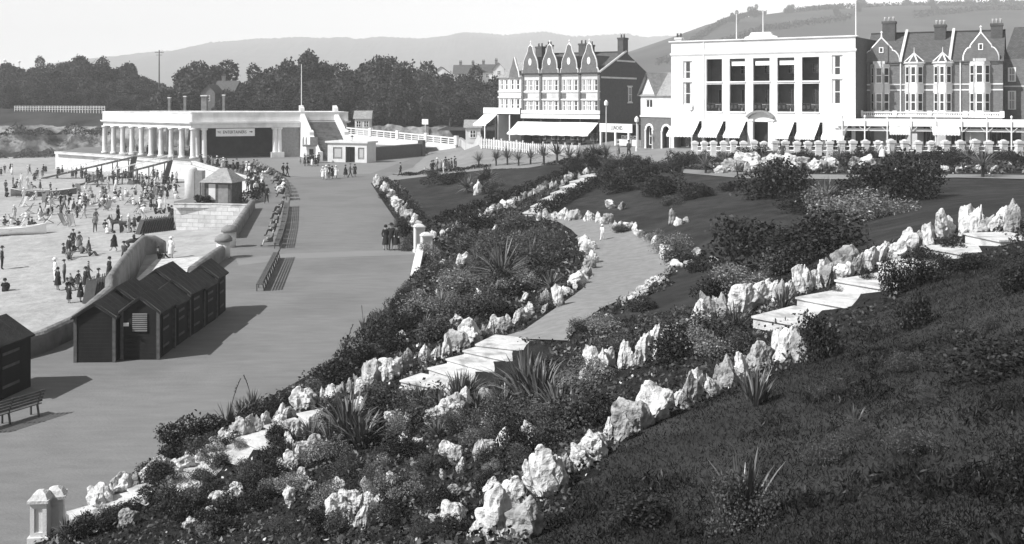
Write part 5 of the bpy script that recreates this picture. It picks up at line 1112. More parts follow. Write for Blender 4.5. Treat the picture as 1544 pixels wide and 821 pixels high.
# ---------------------------------------------------------------- steps and gates
STEP_POLYS = []
def flight(px, n, wid, label, thick=.3, lift=.05, dep=1.0):
    q = []
    pts_ = [Vector(p) for p in px]; ln_ = [(b_-a).length for a, b_ in zip(pts_[:-1], pts_[1:])]; tot = sum(ln_)
    for i in range(n + 1):
        s = tot*i/n; k_ = 0
        while s > ln_[k_] + 1e-6 and k_ < len(ln_)-1: s -= ln_[k_]; k_ += 1
        q.append(hit(*pts_[k_].lerp(pts_[k_+1], s/ln_[k_])))
    o = T(E('garden_steps', q[0]), label, 'steps', None); left, right_ = [], []
    for i in range(n):
        a, c = q[i], q[i+1]; m = (a+c)/2; e = (c-a); yaw = math.atan2(e.y, e.x); L_ = e.xy.length; zt_ = max(a.z, c.z)*.5 + m.z*.5 + lift
        nx_ = Vector((-math.sin(yaw), math.cos(yaw), 0)); left.append(m + nx_*wid/2); right_.append(m - nx_*wid/2)
        b_ = MB(); b_.X = Matrix.Translation(Vector((m.x, m.y, zt_)) - q[0]) @ Matrix.Rotation(yaw + R.uniform(-.03, .03), 4, 'Z')
        w = wid*R.uniform(.94, 1.05)/2; l = L_*dep/2
        b_.box(-l, l + .02, -w, w, -thick, -.05); b_.box(-l-.05, l+.03, -w-.02, w+.02, -.05, 0); b_.build('step', M['slab'], o)
    poly = [(pu(p), HZ + (CAMH - p.z)/p.y*F) for p in left + right_[::-1]]; STEP_POLYS.append(poly)
flight([(120,790),(190,762),(275,730),(385,674),(455,642),(520,622),(600,600)], 11, 1.35, 'long flight of pale slab steps climbing from the near gate pillars')
flight([(655,588),(715,560),(762,535),(798,512)], 5, 2.5, 'short flight of broad pale steps leading up to the curved path')
flight([(1180,497),(1230,472),(1300,443),(1400,398),(1470,374),(1545,354)], 6, 1.55, 'flight of long bright slab steps on the upper slope beside upright rocks')
flight([(803,326),(826,308),(850,292),(876,277),(903,262)], 7, 1.7, 'narrow flight of pale steps between rocks and low dark hedge')
def pillar(u, v, h, w, label, group, rz=.3, fern=False):
    p = G(u, v, 0); o = T(E('gate_pillar', p, rz), label, 'pillar', group); b_ = MB(); hw = w/2
    b_.box(-hw-.05, hw+.05, -hw-.05, hw+.05, 0, .16); holes(b_, -hw, hw, .16, h-.2, [(-hw+.09, hw-.09, .26, h-.32)], .035, -hw); b_.box(-hw+.001, hw-.001, -hw+.036, hw, .16, h-.2); b_.quad((-hw,-hw,.16),(-hw,hw,.16),(-hw,hw,h-.2),(-hw,-hw,h-.2)); b_.quad((hw,-hw,.16),(hw,hw,.16),(hw,hw,h-.2),(hw,-hw,h-.2)); b_.build('shaft', M['cream'], o)
    b_ = MB(); b_.box(-hw-.05, hw+.05, -hw-.05, hw+.05, h-.2, h-.13); c_ = [(-hw-.02,-hw-.02),(hw+.02,-hw-.02),(hw+.02,hw+.02),(-hw-.02,hw+.02)]; b_.add([(x,y,h-.13) for x, y in c_] + [(x*.7,y*.7,h-.02) for x, y in c_] + [(x*.25,y*.25,h+.04) for x, y in c_], [(0,1,5,4),(1,2,6,5),(2,3,7,6),(3,0,4,7),(4,5,9,8),(5,6,10,9),(6,7,11,10),(7,4,8,11),(8,9,10,11)]); b_.build('cap', M['slab'], o)
    return o
pillar(62, 816, 1.12, .36, 'white panelled gate pillar in the near corner, front one of the pair', 'near gate pillars', .1); pillar(84, 807, 1.08, .36, 'white gate pillar in the near corner, behind the front one', 'near gate pillars')
pillar(632, 381, 1.85, .62, 'white gate pillar beside the promenade, farther of two below the lawn', 'promenade gate pillars'); pillar(643, 397, 1.85, .62, 'white gate pillar beside the promenade, nearer of two below the lawn', 'promenade gate pillars')
b = MB(); wl = [G(638,402,0), G(632,420,0), G(624,446,0)]
wp = T(E('garden_wall', wl[0]), 'short white rendered garden wall dipping down from the promenade gate pillars', 'wall'); vs_ = []
for i, p in enumerate(dense(wl, .8)): pass
dl = dense(wl, .8); nn_ = len(dl)
for i, p in enumerate(dl):
    h = 1.1*(1-i/(nn_-1))**.8 + .25
    for dx, z in ((-.18, -.2), (-.18, h), (.25, h), (.25, -.2)): vs_.append((p.x - wl[0].x + dx - .15, p.y - wl[0].y, z))
b.add(vs_, [(i*4+j, i*4+j+1, (i+1)*4+j+1, (i+1)*4+j) for i in range(nn_-1) for j in range(3)] + [(0,1,2,3), tuple(nn_*4-4+j for j in range(4))]); b.build('wall_run', M['stucco'], wp)

# ---------------------------------------------------------------- rocks
from mathutils import noise as MN
def rock_mesh(seed, tall):
    r = random.Random(seed); bm = bmesh.new(); bmesh.ops.create_icosphere(bm, subdivisions=4, radius=1.0)
    planes = []
    for _ in range(12):
        n = Vector((r.gauss(0,1), r.gauss(0,1), r.gauss(0,.9))).normalized(); planes.append((n, r.uniform(.42, .78)))
    o_ = Vector((r.uniform(0, 50), r.uniform(0, 50), 0))
    for v in bm.verts:
        p = v.co.copy()
        for n, d in planes:
            k_ = p.dot(n)
            if k_ > d: p -= n * (k_ - d) * .9
        p += p.normalized() * (MN.fractal(p*1.7 + o_, .9, 2.1, 6) * .2 + MN.noise(Vector((p.x*3.6, p.y*3.6, p.z*1.6)) + o_)*.08 - max(0, MN.noise(p*3.1 + o_) - .2)*.55)
        v.co = p
    zs = [v.co.z for v in bm.verts]; xs = [v.co.x for v in bm.verts]; yy = [v.co.y for v in bm.verts]
    for v in bm.verts:
        z = (v.co.z - min(zs))/(max(zs)-min(zs)); tp = 1 - (.02 + .26*(seed % 5)/4)*z*z if tall else 1
        v.co = Vector((v.co.x/(max(xs)-min(xs))*tp*(.62 if tall else 1.15), v.co.y/(max(yy)-min(yy))*tp*(.42 if tall else .8), z*1.25 - .25))
    bmesh.ops.recalc_face_normals(bm, faces=bm.faces); me = bpy.data.meshes.new('rock'); bm.to_mesh(me); bm.free(); me.materials.append(M['rock' if seed % 4 else 'rock2']); return me
TALL = [rock_mesh(100+i, True) for i in range(8)]; WIDE = [rock_mesh(200+i, False) for i in range(7)]
rockn = [0]; ROCKS = []
def rock(u, v, hpx, phrase, tall=None, yaw=None, sink=.0, wide=1.0):
    p = hit(u, v); h = hpx/F*p.y; tall = (R.random() < .6) if tall is None else tall
    o = ob('rock', R.choice(TALL if tall else WIDE)); s = h/(1.0 if tall else .95)
    o.location = p - Vector((0, 0, sink*h)); o.scale = (s*R.uniform(.85, 1.25)*wide, s*R.uniform(.9, 1.3)*wide, s); o.rotation_euler = (R.uniform(-.22,.22), R.uniform(-.3,.3), (R.uniform(-.7,.7) if yaw is None else yaw) + (math.pi if R.random() < .5 else 0))
    o['category'] = 'rock'; o['group'] = phrase[0]; ROCKS.append((o, u, h, tall, phrase)); return o
def rrow(pts_, step, h0, h1, phrase, tallp=.6, jit=4, wide=1.0):
    q = [Vector(p) for p in pts_]; s = 0
    for a, c in zip(q[:-1], q[1:]):
        L_ = (c-a).length
        while s < L_:
            p = a.lerp(c, s/L_); rock(p.x + R.uniform(-jit, jit), p.y + R.uniform(-jit, jit)*.7, R.uniform(h0, h1), phrase, R.random() < tallp, wide=wide); s += step*R.uniform(.7, 1.3)
        s -= L_
A_ = ('rocks above the bright upper steps', 'in the row above the bright upper steps')
rrow([(1400,374),(1340,398),(1280,419),(1225,436),(1175,455),(1120,470),(1050,487)], 11.5, 28, 48, A_, .85, 4, .95)
rrow([(1425,360),(1445,352),(1470,352),(1492,350),(1515,348),(1544,344)], 12, 28, 50, ('rocks at the top of the upper steps', 'clustered at the top of the upper steps'), .85, 5)
rrow([(1050,500),(1005,530),(960,552),(905,566),(870,580)], 14, 28, 58, ('big rocks in the bed right of the broad steps', 'in the bed right of the broad steps'), .92, 8, .95)
rrow([(1210,548),(1165,545),(1140,560)], 22, 44, 66, ('rocks at the foot of the upper steps', 'at the foot of the bright upper steps'), .85, 5, .95)
rrow([(1120,572),(1085,592),(1040,608),(1000,628),(968,648),(925,664),(900,688),(862,710),(828,735),(800,752)], 14, 24, 56, ('rocks edging the near lawn', 'in the row edging the near dark lawn'), .78, 8, .95)
for u, v, h, w in ((745,812,92,1.0),(790,812,70,1.2),(715,818,50,1),(830,748,82,.9),(770,775,60,1.1)): rock(u, v, h, ('large rocks in the near lower bed', 'at the near lower lawn corner'), True, 0, .05, w*1.1)
B_ = ('rocks along the promenade side of the lower steps', 'beside lower steps, promenade side')
rrow([(840,462),(815,474),(790,484),(765,496),(745,505),(715,518),(685,532),(655,543),(620,556),(585,572),(545,590),(505,602),(470,614),(438,632),(405,645),(372,658),(330,690),(300,702),(265,717),(235,724),(205,735),(180,752),(150,765),(128,778)], 9.5, 17, 36, B_, .75, 5, .95)
rrow([(884,372),(890,385),(892,402),(884,418),(870,432),(856,448)], 9, 13, 22, ('rocks on the inner edge of the curved path', 'on the inner edge of the curved path'), .3, 3)
rrow([(812,330),(850,332),(890,334),(925,341),(955,353),(985,370),(1006,386),(1014,404),(1000,428),(975,444),(940,462)], 10, 10, 18, ('rocks on the outer edge of the curved path', 'on the outer edge of the curved path'), .4, 3, 1.1)
rrow([(566,277),(580,290),(596,305),(612,322),(626,340),(634,358)], 3.6, 9, 15, ('rocks retaining the small lawn', 'in the bank retaining the small lawn'), .4, 4)
rrow([(655,360),(680,350),(705,338),(730,328),(760,314),(790,302),(825,288),(860,274),(893,262)], 7.5, 9, 15, ('rocks left of the narrow steps', 'in the line left of the narrow hedge-side steps'), .6, 3)
for u, v, h in ((1088,262,12),(1100,258,18),(1118,252,22),(1135,246,16),(1148,255,12),(1162,252,20),(1178,248,16),(1194,252,20),(1212,250,14),(1230,255,16),(1246,248,14),(1290,250,14),(1310,252,18),(1425,258,9),(1445,259,8),(1475,257,9),(1500,258,8)): rock(u, v, h, ('pale rocks on the top terrace', 'on the top terrace before the pillar fence'), False, wide=1.2)
for _ in range(22): u = R.uniform(1080, 1330); rock(u, R.uniform(246, 260), R.uniform(8, 17), ('pale rocks on the top terrace', 'on the top terrace before the pillar fence'), R.random() < .4, wide=1.1)
C__ = ('half buried rocks in the near planting', 'half buried below the lower steps')
rr = random.Random(9)
for _ in range(72):
    u = rr.uniform(430, 860); v = rr.uniform(600 + max(0, (640-u))*.25, 800)
    if u > 780 and v > 720: continue
    rock(u, v, rr.uniform(16, 40), C__, rr.random() < .6)
for _ in range(12): rock(rr.uniform(170, 420), rr.uniform(735, 805), rr.uniform(12, 26), C__, False)
for u, v, h, t in ((690,402,20,1),(688,412,12,0),(728,378,13,0),(722,382,10,0),(744,388,10,0),(668,400,10,0),(640,470,9,0),(604,512,14,0)): rock(u, v, h, ('rocks in the bed inside the curved path', 'among shrubs inside the curved path'), bool(t))
for u, v, h, t in ((1014,338,24,1),(1022,340,12,0),(1035,336,9,0),(1050,388,14,0),(1074,400,13,0),(1040,402,11,0),(920,315,14,0),(938,316,12,0),(719,294,24,1),(711,288,12,0)): rock(u, v, h, ('pale rocks set on the lawns', 'set on the lawns'), bool(t))

# ---------------------------------------------------------------- ground cover and grass
PATHPOLY = [(738,516),(790,500),(850,458),(880,436),(893,415),(890,392),(878,365),(862,348),(842,336),(806,328),(818,320),(850,326),(905,332),(960,352),(990,370),(1006,385),(1010,405),(990,428),(955,445),(905,468),(872,492),(856,516)]
TERR = [(1030,255),(1150,262),(1300,264),(1440,263),(1640,265),(1640,274),(1440,270),(1300,273),(1120,271),(1030,263)]
def cover(name, klass, n, size, hgt, mats, pick, up=0.0, aspect=.55, seed=1, far=.0022, dmax=120, wpow=1.7, near=6):
    rs_ = np.random.RandomState(seed); fs = np.array(fcl[klass]); Pq = V[fs]; c = Pq.mean(1); d = c[:, 1]
    u = CX + c[:, 0]/np.maximum(d, 1)*F; v = HZ + (CAMH - c[:, 2])/np.maximum(d, 1)*F
    area = np.linalg.norm(np.cross(Pq[:,1]-Pq[:,0], Pq[:,3]-Pq[:,0]), axis=1); w = area/np.maximum(d, near)**wpow; w[(d < 4) | (d > dmax) | (u < -250) | (u > 2500) | (v > 1100)] = 0
    for i in np.nonzero(w)[0]:
        if inpoly(u[i], v[i], PATHPOLY) or inpoly(u[i], v[i], TERR) or any(inpoly(u[i], v[i], p) for p in STEP_POLYS): w[i] = 0
    k_ = rs_.choice(len(fs), n, p=w/w.sum()); a = rs_.uniform(size=(n,1)); b_ = rs_.uniform(size=(n,1)); q = Pq[k_]
    p = q[:,0]*(1-a)*(1-b_) + q[:,1]*a*(1-b_) + q[:,2]*a*b_ + q[:,3]*(1-a)*b_
    cl = .5 + .5*np.sin(p[:,0]*2.1 + 1.7*np.sin(p[:,1]*1.3))*np.sin(p[:,1]*1.9 + 1.1*np.sin(p[:,0]*.9))
    p[:, 2] += rs_.uniform(size=n)**1.5*hgt*(.3 + cl) + .01
    s = size*rs_.uniform(.6, 1.4, n)*np.maximum(1, p[:,1]*far/size)
    mi = pick(p, cl, rs_)
    return T(ob(name, leafmesh(name, p, s, [M[m_] for m_ in mats], mi, up, aspect, seed)), kind='stuff')
def pk(p, cl, rs_):
    z = .5 + .5*np.sin(p[:,0]*.9 + p[:,1]*.5)*np.sin(p[:,1]*.8 - p[:,0]*.3); r = rs_.uniform(size=len(p)); m = np.where(r < .25 + .4*z, 0, 1); m = np.where((z > .72) & (r > .45), 2, m); m = np.where(r > .988, 3, m); return m
cover('ground_cover', 'flower_bed', 110000, .045, .2, ['leaf', 'leaf2', 'leaf3', 'petal'], pk, seed=4)
M['grass'] = mat('lawn grass blades', .023, .5, .8, .7, island=.5, spec=.15, trans=.2, patch=(.35, .5, .45))
cover('lawn_grass', 'lawn', 150000, .032, .02, ['grass'], lambda p, cl, rs_: np.zeros(len(p)), 1.4, .18, 6, .0018, 34, 1.5)

def rough(p, cl, rs_): return (rs_.uniform(size=len(p)) < .35).astype(int)
fs_all = fcl['lawn']; cc_ = V[np.array(fs_all)].mean(1)
nz = np.array([vnoise(x, y, .9) + .6*vnoise(x+7, y-3, 2.3) for x, y in cc_[:, :2]])
fcl['tuft'] = [f for f, k_, c in zip(fs_all, nz, cc_) if k_ > .38 and c[1] < 34]
cover('rough_grass', 'tuft', 26000, .05, .13, ['grass', 'leaf'], rough, 1.2, .2, 9, .002, 34, 1.3)
# ---------------------------------------------------------------- shrubs and sword-leaved plants
SHR = {}
for nm, mt, n, sz in (('dark', 'leaf', 2600, .055), ('mid', 'leaf2', 2600, .05), ('grey', 'leaf3', 3000, .04), ('fine', 'leaf2', 4200, .035)):
    SHR[nm] = []
    for k in range(3):
        rs_ = np.random.RandomState(300 + k + len(nm)*7); p = lobes(rs_, n, 7 + k*2, 1, 1, .95, .5, .3); mi = np.zeros(len(p)); ms = [M[mt]]
        if nm == 'grey': ms.append(M['petal']); mi = (rs_.uniform(size=len(p)) > .975).astype(int)
        SHR[nm].append(leafmesh('shrub', p, rs_.uniform(.6, 1.4, len(p))*sz, ms, mi, .2, .6, k))
SHRUBS = []; DESC = {'dark': 'dark leaved', 'mid': 'leafy', 'grey': 'pale leaved', 'fine': 'feathery'}
def shrub(u, v, wpx, hpx, kind, phrase, sink=.08):
    p = hit(u, v); s = p.y/F; o = ob('shrub', R.choice(SHR[kind])); o.location = p - Vector((0, 0, sink*hpx*s)); w = wpx*s/1.75; o.scale = (w, w*R.uniform(.8, 1.1), hpx*s/1.15); o.rotation_euler = (0, 0, R.uniform(0, 6.28))
    o['category'] = 'shrub'; o['group'] = phrase[0]; SHRUBS.append((o, u, kind, phrase)); return o
P1 = ('shrubs inside the curved path', 'in the bed inside the curved path')
for q in ((765,400,110,62,'fine'),(715,380,70,38,'mid'),(808,395,85,56,'fine'),(785,440,80,36,'grey'),(755,445,80,50,'mid'),(690,440,90,40,'grey'),(660,420,60,34,'mid'),(650,390,44,30,'grey'),(720,345,60,36,'dark'),(780,345,70,28,'mid'),(820,362,56,22,'fine'),(815,432,50,28,'dark'),(705,475,100,50,'fine'),(640,480,80,45,'grey'),(610,500,70,40,'dark'),(660,510,90,40,'mid'),(590,530,60,36,'dark'),(755,478,70,30,'dark'),(690,360,50,26,'mid'),(745,365,46,24,'fine'),(820,468,50,22,'mid'),(560,545,60,34,'mid'),(678,460,44,24,'grey'),(725,430,50,40,'fine'),(630,455,34,22,'mid')): shrub(q[0], q[1], q[2]*.82, q[3]*.78, q[4], P1)
P2 = ('shrubs tumbling over the promenade edge', 'tumbling over the promenade edge')
for q in ((530,555,60,36,'dark'),(500,580,60,34,'dark'),(560,520,40,34,'dark'),(600,470,30,26,'dark'),(612,448,24,20,'mid'),(470,600,56,24,'mid'),(430,622,60,26,'dark'),(395,640,64,30,'dark'),(330,668,60,34,'dark'),(290,676,80,46,'dark'),(262,694,50,34,'dark'),(230,715,46,22,'dark'),(570,500,40,30,'mid'),(592,486,40,26,'dark'),(610,360,30,24,'dark'),(580,304,16,12,'dark'),(618,378,26,22,'mid'),(605,345,20,16,'mid'),(190,775,46,20,'dark'),(160,798,50,26,'dark'),(118,812,46,30,'dark')): shrub(*q, P2)
P3 = ('shrubs of the near planting', 'in the near planting below the lower steps'); rr = random.Random(21)
for _ in range(84):
    u = rr.uniform(200, 800); v = rr.uniform(655 + max(0, 420-u)*.28 - max(0, u-560)*.2, 815)
    if u > 740 and v > 715: continue
    sz = rr.uniform(26, 56); shrub(u, v, sz, sz*rr.uniform(.5, .85), rr.choice(['dark','dark','dark','mid','fine','grey']), P3)
for q in ((860,640,120,50,'mid'),(830,665,90,44,'fine'),(905,640,70,40,'dark'),(780,640,80,40,'mid'),(745,655,80,44,'fine'),(640,640,80,40,'mid'),(585,640,70,44,'dark'),(560,612,50,30,'mid'),(500,640,60,40,'mid')): shrub(*q, P3)
for q in ((330,706,44,24,'mid'),(305,728,36,20,'dark'),(232,758,46,22,'dark'),(160,785,40,20,'mid'),(420,668,40,18,'dark'),(500,636,44,22,'dark'),(560,618,44,24,'mid'),(590,606,36,22,'dark')): shrub(*q, P3)
P4 = ('shrubs on the upper slope', 'between curved path and upper steps')
for q in ((1140,405,110,70,'dark'),(1225,392,130,62,'dark'),(1180,412,80,40,'mid'),(1120,440,80,40,'grey'),(1080,450,60,34,'dark'),(1045,520,90,50,'mid'),(1020,540,70,40,'dark'),(1070,540,70,40,'grey'),(912,496,60,18,'grey'),(965,468,50,16,'dark'),(870,500,40,18,'mid'),(1255,338,90,44,'grey'),(1310,330,90,40,'grey'),(1360,300,120,60,'dark'),(1395,300,80,46,'dark'),(1160,300,90,50,'dark'),(1195,295,60,36,'dark'),(1290,298,60,36,'dark'),(1010,380,50,24,'grey'),(1030,395,50,28,'mid'),(985,365,36,16,'grey'),(1052,410,30,20,'dark'),(940,350,36,12,'mid'),(1210,320,60,24,'dark'),(980,520,80,40,'mid'),(930,545,70,40,'fine'),(890,580,60,36,'grey'),(1095,520,50,30,'dark'),(1120,530,50,30,'mid'),(1440,380,40,18,'dark'),(1400,395,40,22,'dark'),(1310,432,30,20,'dark'),(1260,450,30,16,'mid')): shrub(*q, P4)
P5 = ('low bushes dotted on the upper lawn', 'on the upper lawn below terrace path')
for q in ((1010,292,60,28,'dark'),(985,297,46,22,'dark'),(1040,300,46,18,'dark'),(1066,296,30,16,'dark'),(1100,288,30,14,'dark'),(1010,310,36,14,'mid'),(960,275,60,28,'dark'),(930,290,50,26,'dark'),(1240,305,40,16,'dark'),(1270,310,40,16,'dark')): shrub(*q, P5)
P6 = ('dark planting along the top terrace', 'along the top terrace below hotel and fence')
for u in range(872, 1600, 17): shrub(u + R.uniform(-5, 5), R.uniform(240, 249) if u > 1030 else R.uniform(240, 262), R.uniform(18, 38), R.uniform(9, 20) if u > 1030 else R.uniform(14, 26), R.choice(['dark','dark','dark','mid']), P6)
P7 = ('bushes on the small lawn', 'on the small lawn beside the promenade')
for q in ((672,278,40,16,'dark'),(688,270,30,12,'dark'),(740,292,36,20,'mid'),(728,285,22,26,'dark'),(650,268,30,12,'mid')): shrub(*q, P7)
P8 = ('bushes dotted on the near lawn', 'dotted on the near dark lawn')
for q in ((1240,540,56,60,'dark'),(1375,495,46,50,'dark'),(1345,445,44,46,'dark'),(1385,430,60,40,'dark'),(1430,412,44,24,'dark'),(1475,405,50,22,'dark'),(1530,440,50,44,'dark'),(1500,570,110,54,'dark'),(1250,600,44,24,'fine'),(1240,700,60,40,'fine'),(1380,685,70,40,'fine'),(1130,790,90,70,'fine'),(1370,560,50,30,'fine'),(1540,720,60,50,'dark'),(1480,500,40,26,'fine'),(960,790,90,40,'dark'),(1400,610,40,24,'fine'),(1290,660,50,22,'fine')): shrub(*q, P8)
by = {}
for q in SHRUBS: by.setdefault(q[3][1], []).append(q)
for ph, qs in by.items():
    qs.sort(key=lambda q: q[1])
    for i, (o, u, kd, _) in enumerate(qs): o['label'] = '%s shrub, %s from the left %s' % (DESC[kd], nth(i+1), ph)
hd = lambda px, w, h, n, lf, lab, sz: hedge('hedge', [hit(*p) for p in px], w, h, n, lf, lab, seed=len(lab), size=sz)
hd([(812,326),(850,306),(880,290),(905,277),(915,262)], .9, .8, 5000, 'leaf', 'low dark hedge along the right side of the narrow steps', .09)
hd([(655,338),(700,322),(760,300),(820,276),(872,252)], .8, .6, 5000, 'leaf', 'low dark hedge between small lawn and rock line', .09)
hd([(580,273),(604,297),(626,322),(646,345)], .7, .5, 3000, 'leaf', 'low dark border along the promenade side of the small lawn', .09)
hd([(592,267),(640,263),(690,258),(740,252)], .6, .45, 2600, 'leaf', 'row of low tufts along the far side of the small lawn', .1)
# sword-leaved plants
def sword_mesh(seed, n, spread, stalk=0, width=.035, arch=.35):
    r = random.Random(seed); b_ = MB()
    for i in range(n):
        a = r.uniform(0, 6.283); t = r.uniform(.02, 1)**.8*spread; L_ = r.uniform(.65, 1.0); d_ = Vector((math.cos(a)*math.sin(t), math.sin(a)*math.sin(t), math.cos(t))); side = Vector((-math.sin(a), math.cos(a), 0)); o_ = Vector((math.cos(a), math.sin(a), 0))*r.uniform(0, .09)
        pts_ = []
        for k_ in range(6):
            q = k_/5; p = o_ + d_*L_*q + Vector((math.cos(a), math.sin(a), -1.2))*arch*t*q*q*q*.45; w = width*(1 - q**2.2)*(.6+.4*min(1, q*4)) + .002; pts_ += [p - side*w, p + Vector((math.cos(a), math.sin(a), 0))*(-w*.35), p + side*w]
        b_.add(pts_, [(k_*3+j, k_*3+j+1, k_*3+j+4, k_*3+j+3) for k_ in range(5) for j in (0, 1)])
    return b_.mesh('sword_leaves', M['blade'])
SWD = [sword_mesh(i, 60, .72, arch=.6) for i in range(3)]; YUC = [sword_mesh(10+i, 90, 1.75, arch=.15, width=.022) for i in range(2)]; SPR = [sword_mesh(20+i, 26, .6, width=.034) for i in range(2)]
SWORDS = []
def sword(u, v, hpx, kind, phrase, trunk=0.0, stalk=0):
    p = hit(u, v); s = hpx/F*p.y; o = E('cordyline' if trunk else 'sword_leaf_plant', p, R.uniform(0, 6.28)); me = R.choice({'s': SWD, 'y': YUC, 'p': SPR}[kind]); l = ob('sword_leaves', me, o)
    s2 = s*(1-trunk)/ (1.0 if kind != 'y' else .95); l.scale = (s2,)*3
    if trunk: l.location = (0, 0, s*trunk); b_ = MB(); b_.tube((0,0,-.1), (0,0,s*trunk), s*.05, s*.04, 7); b_.build('trunk', M['bark'], o)
    for i in range(stalk):
        b_ = MB(); a = R.uniform(2, 4.2); prev = Vector((0,0,0)); H_ = s*R.uniform(1.4, 1.8)
        for k_ in range(1, 7): q = k_/6; nx_ = Vector((math.cos(a)*H_*.35*q*q, math.sin(a)*H_*.2*q*q, H_*q)); b_.tube(prev, nx_, s*.014, n=5); prev = nx_
        for k_ in range(14): q = .72 + .28*k_/14; c = Vector((math.cos(a)*H_*.35*q*q, math.sin(a)*H_*.2*q*q, H_*q)); b_.tube(c, c + Vector((R.uniform(-1,1), R.uniform(-1,1), .8))*s*.05, s*.016, s*.005, 4)
        b_.build('flower_stalk', M['bark'], o)
    T(o, 'x', 'plant', phrase[0]); SWORDS.append((o, u, phrase, stalk, trunk)); return o
S1 = ('sword leaved plants by the lower steps', 'among rocks by the lower steps')
for u, v, h, k, st in ((795,614,98,'s',0),(692,612,62,'s',0),(525,672,96,'s',0),(842,632,74,'s',0),(632,612,40,'s',0),(722,618,34,'s',0),(380,622,40,'s',1),(345,648,46,'p',1),(548,500,26,'p',1),(520,545,36,'p',1),(575,490,30,'p',0),(470,668,46,'s',0),(660,660,34,'s',0),(130,806,44,'s',0),(100,812,36,'s',0),(760,622,60,'s',0),(815,618,90,'s',0),(705,606,50,'s',0),(665,622,44,'s',0),(545,676,70,'s',0),(500,680,60,'s',0),(860,640,56,'s',0),(600,620,40,'s',0),(415,626,34,'s',0),(440,700,40,'s',0),(365,630,36,'s',0)): sword(u, v, h, k, S1, 0, st)
S2 = ('sword leaved plants on the near lawn slope', 'on the slope by the near lawn')
for u, v, h, k in ((1140,612,64,'p'),(1122,785,112,'p'),(1160,395,58,'p'),(1178,400,50,'p'),(1180,470,46,'p'),(1130,604,60,'p'),(1150,606,48,'p'),(1095,790,80,'p'),(1290,640,34,'p'),(1110,500,50,'p')): sword(u, v, h, k, S2)
S3 = ('spiky cordylines along the terrace', 'below the terrace')
for u, v, h in ((722,252,20),(748,250,22),(765,249,24),(782,250,22),(800,248,22),(820,248,28),(840,247,30),(858,247,26),(872,248,24),(896,246,30),(914,246,26),(1064,262,28),(1112,266,20),(1092,254,20),(1266,250,26),(1482,268,40),(1460,250,30),(1348,256,30)): sword(u, v, h*1.35, 'y', S3, .34)
S4 = ('big yuccas on the lawns', 'standing on lawn or bed by itself')
for u, v, h, tr in ((690,430,40,.2),(720,405,44,.25),(800,400,46,.25),(830,440,36,.2),(665,470,36,.15),(735,470,40,.2),(780,375,36,.25),(640,500,30,.15)): sword(u, v, h, 'y', S4, tr)
for u, v, h in ((705,395,16),(770,430,15),(660,450,14),(800,425,14),(690,490,16),(745,350,12),(840,390,13),(620,490,13),(720,450,14),(790,455,15)): rock(u, v, h, ('rocks in the bed inside the curved path', 'among shrubs inside the curved path'), R.random() < .6)
for u, v, h, tr in ((755,440,86,.3),(1165,290,52,.25),(1245,312,48,.3),(1385,290,54,.2),(704,290,30,.2),(735,282,38,.3),(760,428,60,.2)): sword(u, v, h, 'y', S4, tr)
by = {}
for q in SWORDS: by.setdefault(q[2][1], []).append(q)
for ph, qs in by.items():
    qs.sort(key=lambda q: q[1])
    for i, (o, u, _, st, tr) in enumerate(qs): o['label'] = '%s%s, %s from the left %s' % ('spiky yucca with stubby trunk' if tr else 'clump of sword leaves', ' with stalk' if st else '', nth(i+1), ph)

SH_T = ['tall pointed', 'narrow upright', 'leaning upright']; SH_W = ['broad squat', 'low rounded', 'blocky']
ROCKS.sort(key=lambda q: -q[2]/q[0].location.y); small = ROCKS[292:]; ROCKS = ROCKS[:292]
merge('rubble', [q[0] for q in small], 'small pale stones scattered among the rocks of beds and path edges')
by = {}
for q in ROCKS: by.setdefault(q[4][1], []).append(q)
for ph, qs in by.items():
    qs.sort(key=lambda q: q[1])
    for i, (o, u, h, tall, _) in enumerate(qs): o['label'] = '%s rock, %s from the left %s' % (R.choice(SH_T if tall else SH_W), nth(i+1), ph)
# ---------------------------------------------------------------- people, donkeys
def skin(name, J, Eg, mats, slots):
    """one continuous body grown over a skeleton: J joint -> (x, y, z, radius); Eg (a, b, slot)"""
    me = bpy.data.meshes.new(name); keys = list(J); me.from_pydata([J[k][:3] for k in keys], [(keys.index(a), keys.index(b)) for a, b, _ in Eg], []); o = bpy.data.objects.new(name, me); COL.objects.link(o)
    o.modifiers.new('s', 'SKIN'); o.modifiers.new('d', 'SUBSURF').levels = 1
    for i, k in enumerate(keys): r_ = J[k][3]; me.skin_vertices[0].data[i].radius = (r_, r_) if not isinstance(r_, tuple) else r_
    me.skin_vertices[0].data[0].use_root = True
    dg = bpy.context.evaluated_depsgraph_get(); out = bpy.data.meshes.new_from_object(o.evaluated_get(dg)); bpy.data.objects.remove(o); out.name = name
    segs = [(Vector(J[a][:3]), Vector(J[b][:3]), s) for a, b, s in Eg]; out.materials.clear()
    for m_ in mats: out.materials.append(m_)
    for p in out.polygons:
        c = p.center; best = (9, 0)
        for a, b, s in segs: t = max(0, min(1, (c-a).dot(b-a)/max((b-a).length_squared, 1e-9))); best = min(best, ((c - a.lerp(b, t)).length, s))
        p.material_index = best[1]; p.use_smooth = True
    return out
